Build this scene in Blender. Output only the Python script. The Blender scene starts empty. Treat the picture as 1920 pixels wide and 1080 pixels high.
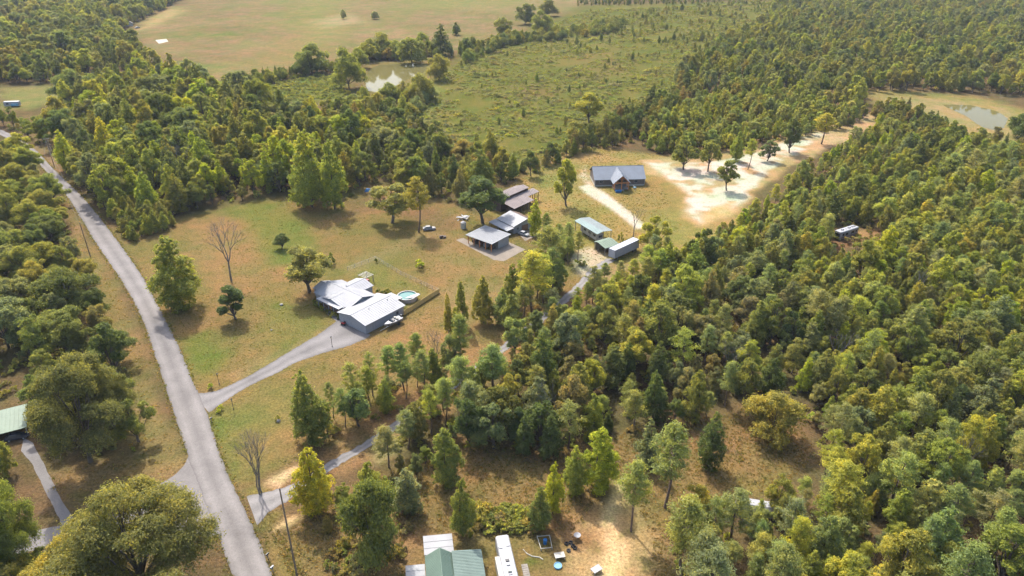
import bpy, bmesh, math, random
import numpy as np
from mathutils import Vector, Matrix
from mathutils.geometry import tessellate_polygon

# ------------------------------------------------------------------ camera, sky, sun, exposure
scene = bpy.context.scene
COL = scene.collection
R = math.radians
FPX, PITCH, CAMH = 1331.0, R(27.5), 100.0
cam_d = bpy.data.cameras.new('camera')
cam_d.sensor_width = 36.0
cam_d.lens = FPX / 1920 * 36.0
cam_d.clip_start, cam_d.clip_end = 1.0, 20000.0
cam = bpy.data.objects.new('camera', cam_d)
cam.location = (0, 0, CAMH)
cam.rotation_euler = (math.pi / 2 - PITCH, 0, 0)
COL.objects.link(cam)
scene.camera = cam

SUN_AZ, SUN_EL = R(-24), R(50)            # azimuth from +y towards +x
world = bpy.data.worlds.new('World')
scene.world = world
world.use_nodes = True
wn = world.node_tree
wn.nodes.clear()
sky = wn.nodes.new('ShaderNodeTexSky')
sky.sky_type = 'NISHITA'
sky.sun_disc = False
sky.sun_elevation = SUN_EL
sky.sun_rotation = SUN_AZ
sky.altitude = 200
sky.dust_density = 4.0
sky.ozone_density = 0.6
bg = wn.nodes.new('ShaderNodeBackground')
bg.inputs['Strength'].default_value = 0.15
wo = wn.nodes.new('ShaderNodeOutputWorld')
wn.links.new(sky.outputs[0], bg.inputs[0])
wn.links.new(bg.outputs[0], wo.inputs[0])

sd = bpy.data.lights.new('sun', 'SUN')
sd.energy = 2.4
sd.angle = R(0.6)
sd.color = (1.0, 0.965, 0.915)
sun = bpy.data.objects.new('sun', sd)
sdir = Vector((math.sin(SUN_AZ) * math.cos(SUN_EL), math.cos(SUN_AZ) * math.cos(SUN_EL), math.sin(SUN_EL)))
sun.rotation_euler = sdir.to_track_quat('Z', 'Y').to_euler()
sun.location = sdir * 300
COL.objects.link(sun)

vs = scene.view_settings
vs.view_transform = 'Standard'
vs.look = 'None'
vs.exposure = 1.74
vs.gamma = 1.0
vs.use_curve_mapping = False
scene.cycles.max_bounces = 6
scene.cycles.diffuse_bounces = 3
scene.cycles.transmission_bounces = 3
scene.cycles.volume_bounces = 0
scene.cycles.use_denoising = True
scene.cycles.denoising_input_passes = 'RGB_ALBEDO_NORMAL'
scene.cycles.denoising_prefilter = 'ACCURATE'
scene.cycles.use_adaptive_sampling = True
scene.cycles.adaptive_threshold = 0.02
scene.cycles.caustics_reflective = False
scene.cycles.caustics_refractive = False

# ------------------------------------------------------------------ helpers
rnd = random.Random(7)
nr = np.random.default_rng(11)
SP, CP = math.sin(PITCH), math.cos(PITCH)

def W(px, py, z=0.0):
    """world point at height z seen at photo position (px, py)"""
    a = (px - 960) / FPX
    b = -(py - 540) / FPX
    d = (a, CP + b * SP, -SP + b * CP)
    t = (z - CAMH) / d[2]
    return Vector((d[0] * t, d[1] * t, z))

def pix(x, y, z):
    zz = z - CAMH
    d = y * CP - zz * SP
    u = y * SP + zz * CP
    return 960 + FPX * x / d, 540 - FPX * u / d, d

def height_at(p, ytop):
    lo, hi = 0.0, 60.0
    for _ in range(40):
        m = (lo + hi) / 2
        if pix(p.x, p.y, m)[1] > ytop: lo = m
        else: hi = m
    return lo

def poly(pts): return np.array([W(x, y)[:2] for x, y in pts])

def inside(P, q):
    x, y = P[:, 0], P[:, 1]
    r = np.zeros(len(P), bool)
    n = len(q)
    for i in range(n):
        (x1, y1), (x2, y2) = q[i], q[(i + 1) % n]
        if y1 == y2: continue
        r ^= ((y1 > y) != (y2 > y)) & (x < (x2 - x1) * (y - y1) / (y2 - y1) + x1)
    return r

def sdist(P, q):
    """signed distance to polygon, positive inside"""
    d = np.full(len(P), 1e18)
    n = len(q)
    for i in range(n):
        a, b = q[i], q[(i + 1) % n]
        e = b - a
        t = np.clip(((P - a) @ e) / max(e @ e, 1e-9), 0, 1)
        v = P - a - t[:, None] * e
        d = np.minimum(d, (v * v).sum(1))
    d = np.sqrt(d)
    return np.where(inside(P, q), d, -d)

_perm = nr.random((256, 256))
def vnoise(x, y, s):
    x = x / s; y = y / s
    xi = np.floor(x).astype(int); yi = np.floor(y).astype(int)
    fx = x - xi; fy = y - yi
    fx = fx * fx * (3 - 2 * fx); fy = fy * fy * (3 - 2 * fy)
    g = lambda i, j: _perm[i & 255, j & 255]
    return (g(xi, yi) * (1 - fx) + g(xi + 1, yi) * fx) * (1 - fy) + (g(xi, yi + 1) * (1 - fx) + g(xi + 1, yi + 1) * fx) * fy
def fbm(x, y, s, o=3):
    r = 0; a = 1; t = 0
    for k in range(o):
        r = r + a * vnoise(x + 37 * k, y - 91 * k, s / 2 ** k); t += a; a *= 0.5
    return r / t

def srgb(r, g, b):
    f = lambda c: (c / 255 / 12.92) if c <= 10 else ((c / 255 + 0.055) / 1.055) ** 2.4
    return (f(r), f(g), f(b))

# ------------------------------------------------------------------ materials
MATS = {}
def new_mat(name):
    m = bpy.data.materials.new(name)
    m.use_nodes = True
    nt = m.node_tree
    b = nt.nodes['Principled BSDF']
    MATS[name] = m
    return m, nt, b

def N(nt, t, **kw):
    n = nt.nodes.new(t)
    for k, v in kw.items(): setattr(n, k, v)
    return n

def mixmul(nt, a, b, fac=1.0, mode='MULTIPLY'):
    m = N(nt, 'ShaderNodeMix', data_type='RGBA', blend_type=mode)
    m.inputs[0].default_value = fac
    for s, v in ((6, a), (7, b)):
        if hasattr(v, 'is_linked') or isinstance(v, bpy.types.NodeSocket): nt.links.new(v, m.inputs[s])
        else: m.inputs[s].default_value = (*v, 1)
    return m.outputs[2]

def noise(nt, scale, detail=3, rough=0.6, co=None, dist=0.0):
    n = N(nt, 'ShaderNodeTexNoise')
    n.inputs['Scale'].default_value = scale
    n.inputs['Detail'].default_value = detail
    n.inputs['Roughness'].default_value = rough
    n.inputs['Distortion'].default_value = dist
    if co is None:
        g = N(nt, 'ShaderNodeNewGeometry'); co = g.outputs['Position']
    nt.links.new(co, n.inputs['Vector'])
    return n.outputs['Fac']

def ramp(nt, fac, stops):
    r = N(nt, 'ShaderNodeValToRGB')
    nt.links.new(fac, r.inputs[0])
    el = r.color_ramp.elements
    while len(el) < len(stops): el.new(0.5)
    for e, (p, c) in zip(el, stops):
        e.position = p
        e.color = (*c, 1) if not isinstance(c, (int, float)) else (c, c, c, 1)
    return r.outputs[0]

def plain(name, col, rough=0.7, metal=0.0, vary=0.18, scale=1.2, bump=0.0, spec=0.4):
    """painted / weathered surface: base colour with two scales of wear"""
    if name in MATS: return MATS[name]
    m, nt, b = new_mat(name)
    f1 = ramp(nt, noise(nt, scale, 4), [(0.3, 1 - vary), (0.7, 1 + vary * 0.4)])
    f2 = ramp(nt, noise(nt, scale * 9, 3), [(0.3, 1 - vary * 0.5), (0.7, 1 + vary * 0.2)])
    c = mixmul(nt, mixmul(nt, col, f1), f2)
    nt.links.new(c, b.inputs['Base Color'])
    b.inputs['Roughness'].default_value = rough
    b.inputs['Metallic'].default_value = metal
    b.inputs['Specular IOR Level'].default_value = spec
    if bump:
        bp = N(nt, 'ShaderNodeBump')
        bp.inputs['Strength'].default_value = bump
        nt.links.new(noise(nt, scale * 12, 3), bp.inputs['Height'])
        nt.links.new(bp.outputs[0], b.inputs['Normal'])
    return m

def glass(name='dark_glass'):
    if name in MATS: return MATS[name]
    m, nt, b = new_mat(name)
    b.inputs['Base Color'].default_value = (0.02, 0.025, 0.03, 1)
    b.inputs['Roughness'].default_value = 0.08
    return m

def leaf_mat(name, trans=0.50, massed=False):
    """leaf colour comes from the tree (object colour) and its clump tone"""
    m, nt, b = new_mat(name)
    oi = N(nt, 'ShaderNodeObjectInfo')
    at = N(nt, 'ShaderNodeAttribute', attribute_name='tone')
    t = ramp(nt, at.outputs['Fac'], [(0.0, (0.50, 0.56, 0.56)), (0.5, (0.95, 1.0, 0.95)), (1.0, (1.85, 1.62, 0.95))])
    hue = ramp(nt, oi.outputs['Random'], [(0.0, (0.84, 0.93, 0.95)), (0.5, (1.0, 1.0, 1.0)), (0.85, (1.12, 1.07, 0.9)), (1.0, (1.16, 1.0, 0.95))])
    own_c = oi.outputs['Color']
    if massed:
        own_c = N(nt, 'ShaderNodeAttribute', attribute_type='INSTANCER', attribute_name='tintc').outputs['Color']
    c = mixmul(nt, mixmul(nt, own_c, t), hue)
    nt.links.new(c, b.inputs['Base Color'])
    b.inputs['Roughness'].default_value = 0.55
    b.inputs['Specular IOR Level'].default_value = 0.12
    tr = N(nt, 'ShaderNodeBsdfTranslucent')
    nt.links.new(mixmul(nt, c, (1.35, 1.3, 0.6)), tr.inputs['Color'])
    mx = N(nt, 'ShaderNodeMixShader')
    mx.inputs[0].default_value = trans
    nt.links.new(b.outputs[0], mx.inputs[1])
    nt.links.new(tr.outputs[0], mx.inputs[2])
    nt.links.new(mx.outputs[0], nt.nodes['Material Output'].inputs['Surface'])
    return m

LEAF = leaf_mat('leaf')
LEAFM = leaf_mat('leaf_of_the_wood', massed=True)
BARK = plain('bark', (0.11, 0.085, 0.065), 0.9, vary=0.4, scale=3, bump=0.6)
PBARK = plain('pine_bark', (0.14, 0.095, 0.07), 0.9, vary=0.4, scale=3, bump=0.6)
GREYBARK = plain('grey_dead_bark', (0.17, 0.145, 0.12), 0.9, vary=0.3, scale=3)

# ------------------------------------------------------------------ mesh building
def link(o, parent=None):
    COL.objects.link(o)
    if parent is not None: o.parent = parent
    return o

def tag(o, label=None, cat=None, group=None, kind=None):
    if label: o['label'] = label
    if cat: o['category'] = cat
    if group: o['group'] = group
    if kind: o['kind'] = kind
    return o

def empty(name, loc=(0, 0, 0), rz=0.0, label=None, cat=None, group=None):
    o = bpy.data.objects.new(name, None)
    o.empty_display_size = 0.2
    o.location = loc
    o.rotation_euler = (0, 0, rz)
    COL.objects.link(o)
    return tag(o, label, cat, group)

def fast_mesh(name, V, F, mats=(), smooth=False, tone=None, midx=None):
    """V (n,3), F (m,k) all k-gons"""
    me = bpy.data.meshes.new(name)
    V = np.asarray(V, np.float32); F = np.asarray(F, np.int32)
    m, k = F.shape
    me.vertices.add(len(V)); me.vertices.foreach_set('co', V.ravel())
    me.loops.add(m * k); me.loops.foreach_set('vertex_index', F.ravel())
    me.polygons.add(m)
    me.polygons.foreach_set('loop_start', np.arange(0, m * k, k, dtype=np.int32))
    me.polygons.foreach_set('loop_total', np.full(m, k, np.int32))
    if midx is not None: me.polygons.foreach_set('material_index', np.asarray(midx, np.int32))
    me.polygons.foreach_set('use_smooth', np.full(m, smooth))
    for mt in mats: me.materials.append(mt)
    if tone is not None:
        a = me.attributes.new('tone', 'FLOAT', 'POINT')
        a.data.foreach_set('value', np.asarray(tone, np.float32))
    me.update(calc_edges=True)
    return me

class MB:
    """collects boxes, tubes, prisms into one mesh"""
    def __init__(s): s.v = []; s.f = []
    def add(s, vs_, fs):
        o = len(s.v); s.v += [tuple(q) for q in vs_]; s.f += [tuple(i + o for i in t) for t in fs]; return s
    def box(s, x0, x1, y0, y1, z0, z1):
        return s.add([(x0, y0, z0), (x1, y0, z0), (x1, y1, z0), (x0, y1, z0), (x0, y0, z1), (x1, y0, z1), (x1, y1, z1), (x0, y1, z1)],
                     [(3, 2, 1, 0), (4, 5, 6, 7), (0, 1, 5, 4), (1, 2, 6, 5), (2, 3, 7, 6), (3, 0, 4, 7)])
    def hexa(s, b, t):
        """4 bottom points, 4 top points"""
        return s.add(list(b) + list(t), [(3, 2, 1, 0), (4, 5, 6, 7), (0, 1, 5, 4), (1, 2, 6, 5), (2, 3, 7, 6), (3, 0, 4, 7)])
    def slab(s, pts, th=0.12):
        """planar outline pts (ccw from above) given thickness downwards"""
        n = len(pts)
        b = [(x, y, z - th) for x, y, z in pts]
        return s.add(list(pts) + b, [tuple(range(n)), tuple(range(2 * n - 1, n - 1, -1))] + [(i, i + n, (i + 1) % n + n, (i + 1) % n) for i in range(n)])
    def tube(s, pts, rad, n=6, cap=True):
        pts = [Vector(q) for q in pts]
        if not isinstance(rad, (list, tuple)): rad = [rad] * len(pts)
        o = len(s.v)
        for i, q in enumerate(pts):
            d = (pts[min(i + 1, len(pts) - 1)] - pts[max(i - 1, 0)]).normalized()
            a = d.orthogonal().normalized() if abs(d.z) < 0.9 else d.cross(Vector((0, 1, 0))).normalized()
            b = d.cross(a)
            for k in range(n):
                t = 2 * math.pi * k / n
                s.v.append(tuple(q + (a * math.cos(t) + b * math.sin(t)) * rad[i]))
        for i in range(len(pts) - 1):
            for k in range(n):
                k2 = (k + 1) % n
                s.f.append((o + i * n + k, o + i * n + k2, o + (i + 1) * n + k2, o + (i + 1) * n + k))
        if cap:
            s.f.append(tuple(o + k for k in range(n - 1, -1, -1)))
            e = o + (len(pts) - 1) * n
            s.f.append(tuple(e + k for k in range(n)))
        return s
    def cyl(s, c, r, z0, z1, n=24, r1=None):
        return s.tube([(c[0], c[1], z0), (c[0], c[1], z1)], [r, r if r1 is None else r1], n)
    def mesh(s, name, mat, smooth=False):
        me = bpy.data.meshes.new(name)
        me.from_pydata(s.v, [], s.f)
        me.materials.append(mat)
        if smooth: me.polygons.foreach_set('use_smooth', [True] * len(me.polygons))
        me.update()
        return me
    def build(s, name, mat, parent=None, smooth=False):
        return link(bpy.data.objects.new(name, s.mesh(name, mat, smooth)), parent)

def copy_tree(o, parent=None):
    c = o.copy()
    COL.objects.link(c)
    c.parent = parent
    for ch in o.children: copy_tree(ch, c)
    return c

# ------------------------------------------------------------------ ground
def axis(lo, hi, step, far, g):
    a = list(np.arange(lo, hi + 0.01, step))
    s = step; v = a[-1]; up = []
    while v < far: s *= g; v += s; up.append(v)
    s = step; v = a[0]; dn = []
    while v > -far: s *= g; v -= s; dn.append(v)
    return np.array(dn[::-1] + a + up)

gx = axis(-260, 260, 1.25, 6000, 1.035)
gy = axis(62, 430, 1.25, 6000, 1.03)
XX, YY = np.meshgrid(gx, gy)
GP = np.stack([XX.ravel(), YY.ravel()], 1)
wx = (fbm(GP[:, 0], GP[:, 1], 9, 4) - 0.5); wy = (fbm(GP[:, 0] + 500, GP[:, 1] - 300, 9, 4) - 0.5)
dscale = 1 + np.clip((GP[:, 1] - 250) / 250, 0, 3)
WP = GP + np.stack([wx, wy], 1) * 5.0 * dscale[:, None]
big = fbm(GP[:, 0], GP[:, 1], 45, 4)
fine = fbm(GP[:, 0] - 40, GP[:, 1] + 70, 6, 3)
mid = fbm(GP[:, 0] + 90, GP[:, 1] + 33, 12, 4)
col = np.tile(np.array([0.17, 0.125, 0.075]), (len(GP), 1))
col *= (0.8 + 0.4 * mid)[:, None]

def paint(pts, c, soft=2.0, alpha=1.0, c2=None, warp=True, dens=None):
    """soil / turf cover: polygon of one ground colour, c2 mixed in patches"""
    q = poly(pts)
    lo, hi = q.min(0) - 30, q.max(0) + 30
    sel = np.where(((GP > lo) & (GP < hi)).all(1))[0]
    if len(sel) == 0: return
    P = (WP if warp else GP)[sel]
    a = np.clip(sdist(P, q) / (soft * (dscale[sel] if warp else 1)) * 0.5 + 0.5, 0, 1)
    a = a * a * (3 - 2 * a) * alpha
    if dens is not None:
        a = a * np.clip((mid[sel] * 0.55 + fine[sel] * 0.45 - dens) * 9 + 0.5, 0, 1)
    cc = np.tile(np.array(c), (len(sel), 1))
    if c2 is not None:
        t = np.clip((big[sel] * 0.5 + mid[sel] * 0.5 - 0.5) * 5 + 0.5, 0, 1)[:, None]
        cc = cc * (1 - t) + np.array(c2) * t
    col[sel] = col[sel] * (1 - a[:, None]) + cc * a[:, None]

TAN = (0.285, 0.208, 0.130); TAN2 = (0.29, 0.235, 0.115); DRY = (0.26, 0.175, 0.09); OLIVE = (0.185, 0.165, 0.06); GREEN = (0.16, 0.175, 0.05)
SAND = (0.62, 0.53, 0.46); CREAM = (0.68, 0.63, 0.62); ORANGE = (0.55, 0.37, 0.22); DIRT = (0.40, 0.28, 0.155); LITTER = (0.23, 0.145, 0.09)
# far fields
paint([(250, 60), (330, 10), (440, -60), (1140, -70), (1100, 10), (960, 70), (830, 105), (690, 110), (560, 120), (450, 165), (330, 140), (270, 105)], TAN, 6, c2=(0.24, 0.205, 0.10))
fq = poly([(250, 60), (330, 10), (440, -60), (1140, -70), (1100, 10), (960, 70), (830, 105), (690, 110), (560, 120), (450, 165), (330, 140), (270, 105)])
fi = inside(GP, fq)
fu, fv = GP[fi, 0] * 0.83 - GP[fi, 1] * 0.55, GP[fi, 0] * 0.55 + GP[fi, 1] * 0.83
st_ = fbm(fu / 9, fv, 5, 3) * 0.5 + fbm(fu, fv, 60, 3) * 0.5
col[fi] *= (0.72 + 0.56 * st_)[:, None]
col[fi] *= 1 + (np.clip((fbm(fu, fv + 300, 40, 3) - 0.55) * 4, 0, 1))[:, None] * np.array([-0.16, 0.02, -0.15])
paint([(540, -40), (620, -40), (640, 60), (590, 110), (500, 130), (560, 60)], (0.26, 0.25, 0.10), 10, 0.7)
paint([(440, 105), (560, 60), (640, 110), (560, 125), (450, 155)], (0.31, 0.21, 0.12), 8, 0.5)
paint([(720, -30), (1000, -30), (1000, 10), (760, 20)], (0.25, 0.24, 0.10), 10, 0.7)
paint([(590, 40), (650, 25), (680, 42), (610, 52)], (0.42, 0.33, 0.22), 5, 0.7)
paint([(255, 60), (300, 45), (345, 20), (325, 12), (280, 30)], (0.40, 0.31, 0.17), 3)
# meadow and scrub
paint([(480, 165), (560, 145), (640, 140), (660, 180), (590, 195), (490, 185)], (0.17, 0.19, 0.06), 4, c2=(0.15, 0.17, 0.05))
paint([(780, 250), (800, 160), (860, 105), (960, 70), (1100, 10), (1480, 0), (1420, 90), (1330, 130), (1220, 200), (1090, 260), (960, 330), (850, 300)], (0.200, 0.182, 0.060), 4, c2=(0.150, 0.160, 0.046))
paint([(770, 240), (800, 165), (835, 160), (815, 215), (775, 250)], (0.22, 0.22, 0.08), 4)
paint([(960, 160), (1030, 155), (1040, 180), (980, 185)], (0.23, 0.15, 0.08), 6, 0.6)
paint([(1050, 110), (1150, 90), (1200, 130), (1100, 150)], (0.25, 0.18, 0.08), 8, 0.5)
# left clearing and verge
paint([(0, 165), (110, 160), (120, 185), (60, 205), (0, 205)], (0.24, 0.23, 0.10), 4)
paint([(60, 215), (95, 240), (112, 300), (125, 345), (95, 330), (60, 280)], TAN, 3, c2=DRY)
paint([(120, 352), (165, 440), (215, 520), (255, 620), (285, 700), (310, 780), (345, 870), (290, 930), (150, 960), (80, 900), (200, 860), (250, 760), (200, 640), (150, 520)], (0.30, 0.215, 0.12), 2.5, c2=(0.25, 0.185, 0.09))
# white-roofed house: lawn
paint([(205, 430), (330, 405), (560, 365), (640, 345), (700, 340), (880, 395), (1000, 455), (1105, 525), (990, 610), (860, 700), (640, 815), (450, 930), (395, 800), (365, 720), (300, 590), (250, 490)], (0.290, 0.195, 0.098), 2.5, c2=(0.225, 0.182, 0.078))
paint([(430, 385), (490, 375), (560, 400), (600, 450), (560, 500), (500, 500), (470, 440)], (0.19, 0.20, 0.062), 5, 0.9)
paint([(500, 560), (590, 560), (640, 600), (600, 640), (520, 660), (490, 620)], (0.20, 0.195, 0.07), 5, 0.8)
paint([(335, 640), (390, 620), (430, 660), (400, 710), (370, 700)], (0.17, 0.19, 0.055), 3, 0.9)
paint([(400, 780), (460, 740), (540, 720), (570, 780), (500, 850), (450, 860), (420, 830)], (0.22, 0.205, 0.08), 5, 0.6)
paint([(398, 790), (420, 790), (455, 905), (440, 905)], (0.17, 0.19, 0.06), 1.5, 0.8)
paint([(350, 420), (450, 420), (470, 520), (420, 560), (360, 500)], (0.30, 0.20, 0.105), 6, 0.7)
paint([(400, 540), (470, 530), (490, 600), (460, 640), (400, 610)], (0.29, 0.19, 0.10), 4, 0.6)
paint([(540, 520), (590, 505), (600, 540), (560, 575)], (0.30, 0.21, 0.12), 3, 0.8)
paint([(640, 490), (700, 492), (820, 550), (750, 575), (640, 510)], (0.215, 0.20, 0.075), 2.5, 0.8)
paint([(640, 500), (720, 465), (860, 400), (870, 420), (740, 480), (655, 515)], (0.32, 0.225, 0.13), 2.5, 0.6)
paint([(790, 430), (850, 415), (880, 450), (960, 490), (880, 530), (800, 510)], (0.29, 0.21, 0.105), 5, 0.7)
paint([(820, 540), (900, 530), (1000, 540), (950, 610), (860, 600)], (0.31, 0.225, 0.125), 4, 0.7)
paint([(430, 700), (560, 640), (630, 608), (635, 622), (560, 660), (445, 722)], (0.32, 0.23, 0.13), 1.5, 0.6)
paint([(640, 380), (700, 350), (780, 370), (880, 420), (830, 440), (740, 400), (660, 400)], LITTER, 4, 0.8)
# strip along the lane
paint([(460, 915), (540, 880), (700, 780), (880, 680), (1080, 540), (1130, 520), (1090, 600), (900, 740), (700, 860), (540, 960), (490, 1000)], (0.34, 0.22, 0.12), 2.5, c2=LITTER)
paint([(505, 905), (560, 870), (575, 872), (530, 915)], (0.66, 0.50, 0.33), 0.8)
paint([(512, 985), (545, 965), (572, 955), (565, 968), (520, 992)], (0.66, 0.50, 0.30), 0.6)
paint([(700, 850), (740, 820), (760, 830), (700, 872)], (0.45, 0.36, 0.20), 2)
# cabin lot
paint([(905, 400), (960, 345), (1090, 275), (1200, 285), (1300, 300), (1400, 320), (1400, 420), (1330, 470), (1240, 490), (1100, 500), (1000, 440)], (0.36, 0.265, 0.125), 3, c2=(0.31, 0.25, 0.10))
paint([(990, 320), (1070, 300), (1090, 340), (1030, 370), (1000, 350)], (0.27, 0.25, 0.10), 4, 0.8)
paint([(1150, 365), (1230, 330), (1275, 360), (1270, 400), (1200, 410)], (0.31, 0.225, 0.10), 3, 0.8)
paint([(1090, 330), (1100, 310), (1110, 350), (1100, 360)], SAND, 1.5, 0.8)
paint([(1205, 300), (1260, 295), (1330, 285), (1440, 262), (1540, 235), (1640, 212), (1650, 232), (1560, 275), (1490, 310), (1430, 350), (1395, 385), (1375, 405), (1310, 425), (1280, 400), (1285, 365), (1245, 335), (1210, 325)], (0.52, 0.38, 0.25), 1.8, c2=(0.50, 0.33, 0.19))
paint([(1212, 305), (1262, 305), (1330, 305), (1400, 290), (1450, 275), (1530, 250), (1545, 252), (1500, 285), (1430, 330), (1385, 385), (1320, 418), (1290, 395), (1290, 360), (1245, 330)], CREAM, 1.6, dens=0.43)
paint([(1400, 262), (1470, 245), (1480, 262), (1410, 285)], ORANGE, 3, 0.8)
paint([(1330, 390), (1378, 378), (1372, 402), (1320, 422)], (0.60, 0.42, 0.22), 2, 0.8)
paint([(1086, 350), (1105, 345), (1135, 362), (1165, 385), (1212, 425), (1195, 430), (1160, 402), (1128, 380), (1098, 362)], CREAM, 1.0, 0.95, warp=False)
paint([(1070, 480), (1100, 465), (1135, 475), (1140, 500), (1100, 520), (1080, 510)], SAND, 2, 0.8)
paint([(1190, 440), (1240, 440), (1250, 470), (1200, 480)], (0.34, 0.20, 0.12), 2.5, 0.8)
paint([(1130, 500), (1240, 480), (1300, 490), (1200, 540), (1110, 560)], (0.42, 0.30, 0.17), 3, 0.7)
# wood to the right, motorhome clearing
paint([(1440, 505), (1540, 440), (1600, 425), (1660, 430), (1640, 455), (1540, 480), (1480, 520)], (0.26, 0.155, 0.095), 2.5)
paint([(1600, 432), (1645, 430), (1640, 452), (1615, 455)], (0.40, 0.26, 0.14), 1.5, 0.8)
# right pond shore
paint([(1615, 165), (1700, 172), (1830, 180), (1920, 205), (1960, 230), (1940, 290), (1840, 290), (1760, 235), (1640, 200)], (0.33, 0.26, 0.12), 5, c2=(0.28, 0.24, 0.10))
paint([(1640, 180), (1750, 185), (1850, 192), (1905, 215), (1890, 275), (1840, 275), (1800, 240), (1700, 205)], (0.36, 0.285, 0.165), 3, 0.8, dens=0.42)
paint([(678, 168), (676, 140), (690, 118), (760, 108), (810, 112), (812, 140), (770, 165), (720, 190)], (0.27, 0.22, 0.10), 4, 0.8)
# southern yard
paint([(520, 1000), (700, 900), (860, 835), (1100, 820), (1250, 800), (1400, 765), (1480, 760), (1530, 850), (1480, 905), (1350, 950), (1260, 1000), (1245, 1250), (520, 1250)], (0.285, 0.185, 0.095), 2.5, c2=(0.245, 0.175, 0.085))
paint([(870, 850), (980, 850), (1080, 930), (990, 960), (890, 930)], (0.24, 0.185, 0.085), 4, 0.7)
paint([(560, 1030), (760, 960), (900, 1000), (900, 1080), (560, 1080)], (0.30, 0.20, 0.11), 4, 0.7)
paint([(1080, 985), (1150, 940), (1200, 960), (1235, 1020), (1220, 1120), (1080, 1120), (1060, 1030)], (0.47, 0.33, 0.19), 3, 0.9, dens=0.38)
paint([(1150, 900), (1170, 905), (1165, 960), (1172, 1020), (1175, 1120), (1125, 1120), (1135, 1030), (1140, 960)], (0.78, 0.58, 0.36), 1.5, 0.9, dens=0.36)
paint([(1355, 900), (1400, 905), (1480, 890), (1440, 920), (1350, 925)], (0.22, 0.20, 0.07), 2.5, 0.8)
paint([(1390, 835), (1440, 830), (1460, 860), (1400, 865)], (0.36, 0.26, 0.13), 2, 0.6)
paint([(980, 1040), (1015, 1035), (1020, 1060), (990, 1065)], (0.15, 0.17, 0.05), 1, 0.8)
paint([(485, 1005), (515, 1000), (560, 1080), (600, 1180), (560, 1180), (520, 1090)], (0.28, 0.21, 0.09), 1.5, 0.8)
paint([(460, 918), (490, 905), (520, 920), (480, 935)], (0.20, 0.20, 0.07), 1, 0.8)
paint([(480, 985), (520, 945), (545, 950), (505, 998)], (0.23, 0.21, 0.075), 1, 0.8)

ny, nx = XX.shape
idx = np.arange(nx * ny).reshape(ny, nx)
F = np.stack([idx[:-1, :-1], idx[:-1, 1:], idx[1:, 1:], idx[1:, :-1]], -1).reshape(-1, 4)
gm, gnt, gb = new_mat('ground_cover')
ga = N(gnt, 'ShaderNodeAttribute', attribute_name='cover')
n1 = ramp(gnt, noise(gnt, 0.28, 3, 0.7), [(0.32, (0.78, 0.88, 0.74)), (0.5, 1.0), (0.68, (1.18, 1.10, 1.02))])
n2 = ramp(gnt, noise(gnt, 1.9, 4, 0.8), [(0.33, 0.50), (0.5, 1.0), (0.66, 1.45)])
n3 = ramp(gnt, noise(gnt, 0.06, 2, 0.6), [(0.35, (0.80, 0.97, 0.80)), (0.62, (1.08, 1.0, 0.98))])
gc = mixmul(gnt, mixmul(gnt, mixmul(gnt, ga.outputs['Color'], n1), n2), n3)
gnt.links.new(gc, gb.inputs['Base Color'])
gb.inputs['Roughness'].default_value = 0.95
gb.inputs['Specular IOR Level'].default_value = 0.0
gbp = N(gnt, 'ShaderNodeBump')
gbp.inputs['Strength'].default_value = 0.8
gbp.inputs['Distance'].default_value = 0.25
gnt.links.new(noise(gnt, 1.4, 3, 0.75), gbp.inputs['Height'])
gnt.links.new(gbp.outputs[0], gb.inputs['Normal'])
gme = fast_mesh('ground', np.column_stack([GP, np.zeros(len(GP))]), F, [gm])
ca = gme.attributes.new('cover', 'FLOAT_COLOR', 'POINT')
ca.data.foreach_set('color', np.column_stack([col * np.array([0.445, 0.425, 0.36]), np.ones(len(col))]).astype(np.float32).ravel())
tag(link(bpy.data.objects.new('ground', gme)), 'grassy ground with lawns, bare soil and leaf litter', None, None, 'structure')

# ------------------------------------------------------------------ roads and drives
def asphalt(name, c, tr=0.12):
    m, nt, b = new_mat(name)
    at = N(nt, 'ShaderNodeAttribute', attribute_name='across')
    tracks = ramp(nt, at.outputs['Fac'], [(0.0, 0.72), (0.07, 0.95), (0.22, 1.12), (0.33, 1.0), (0.5, 0.84), (0.67, 1.0), (0.8, 1.12), (0.93, 0.95), (1.0, 0.72)])
    f = ramp(nt, noise(nt, 0.12, 5, 0.65), [(0.3, 0.80), (0.7, 1.14)])
    g = ramp(nt, noise(nt, 2.5, 5, 0.8), [(0.3, 0.86), (0.7, 1.12)])
    cr = ramp(nt, noise(nt, 0.5, 6, 0.7, dist=2.5), [(0.475, 1.0), (0.5, 0.82), (0.525, 1.0)])
    c_ = mixmul(nt, mixmul(nt, mixmul(nt, mixmul(nt, c, f), g), cr), tracks)
    nt.links.new(c_, b.inputs['Base Color'])
    b.inputs['Roughness'].default_value = 0.95
    b.inputs['Specular IOR Level'].default_value = 0.05
    return m

def resample(pts, step):
    pts = [Vector(p) for p in pts]
    out = [pts[0]]
    L = [0]
    for a, b in zip(pts[:-1], pts[1:]): L.append(L[-1] + (b - a).length)
    n = max(2, int(L[-1] / step))
    res = []
    j = 0
    for i in range(n + 1):
        s = L[-1] * i / n
        while j < len(L) - 2 and s > L[j + 1]: j += 1
        t = (s - L[j]) / max(L[j + 1] - L[j], 1e-6)
        # Catmull-Rom through the points
        p0 = pts[max(j - 1, 0)]; p1 = pts[j]; p2 = pts[j + 1]; p3 = pts[min(j + 2, len(pts) - 1)]
        res.append(0.5 * ((2 * p1) + (p2 - p0) * t + (2 * p0 - 5 * p1 + 4 * p2 - p3) * t * t + (3 * p1 - p0 - 3 * p2 + p3) * t ** 3))
    return res

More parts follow.
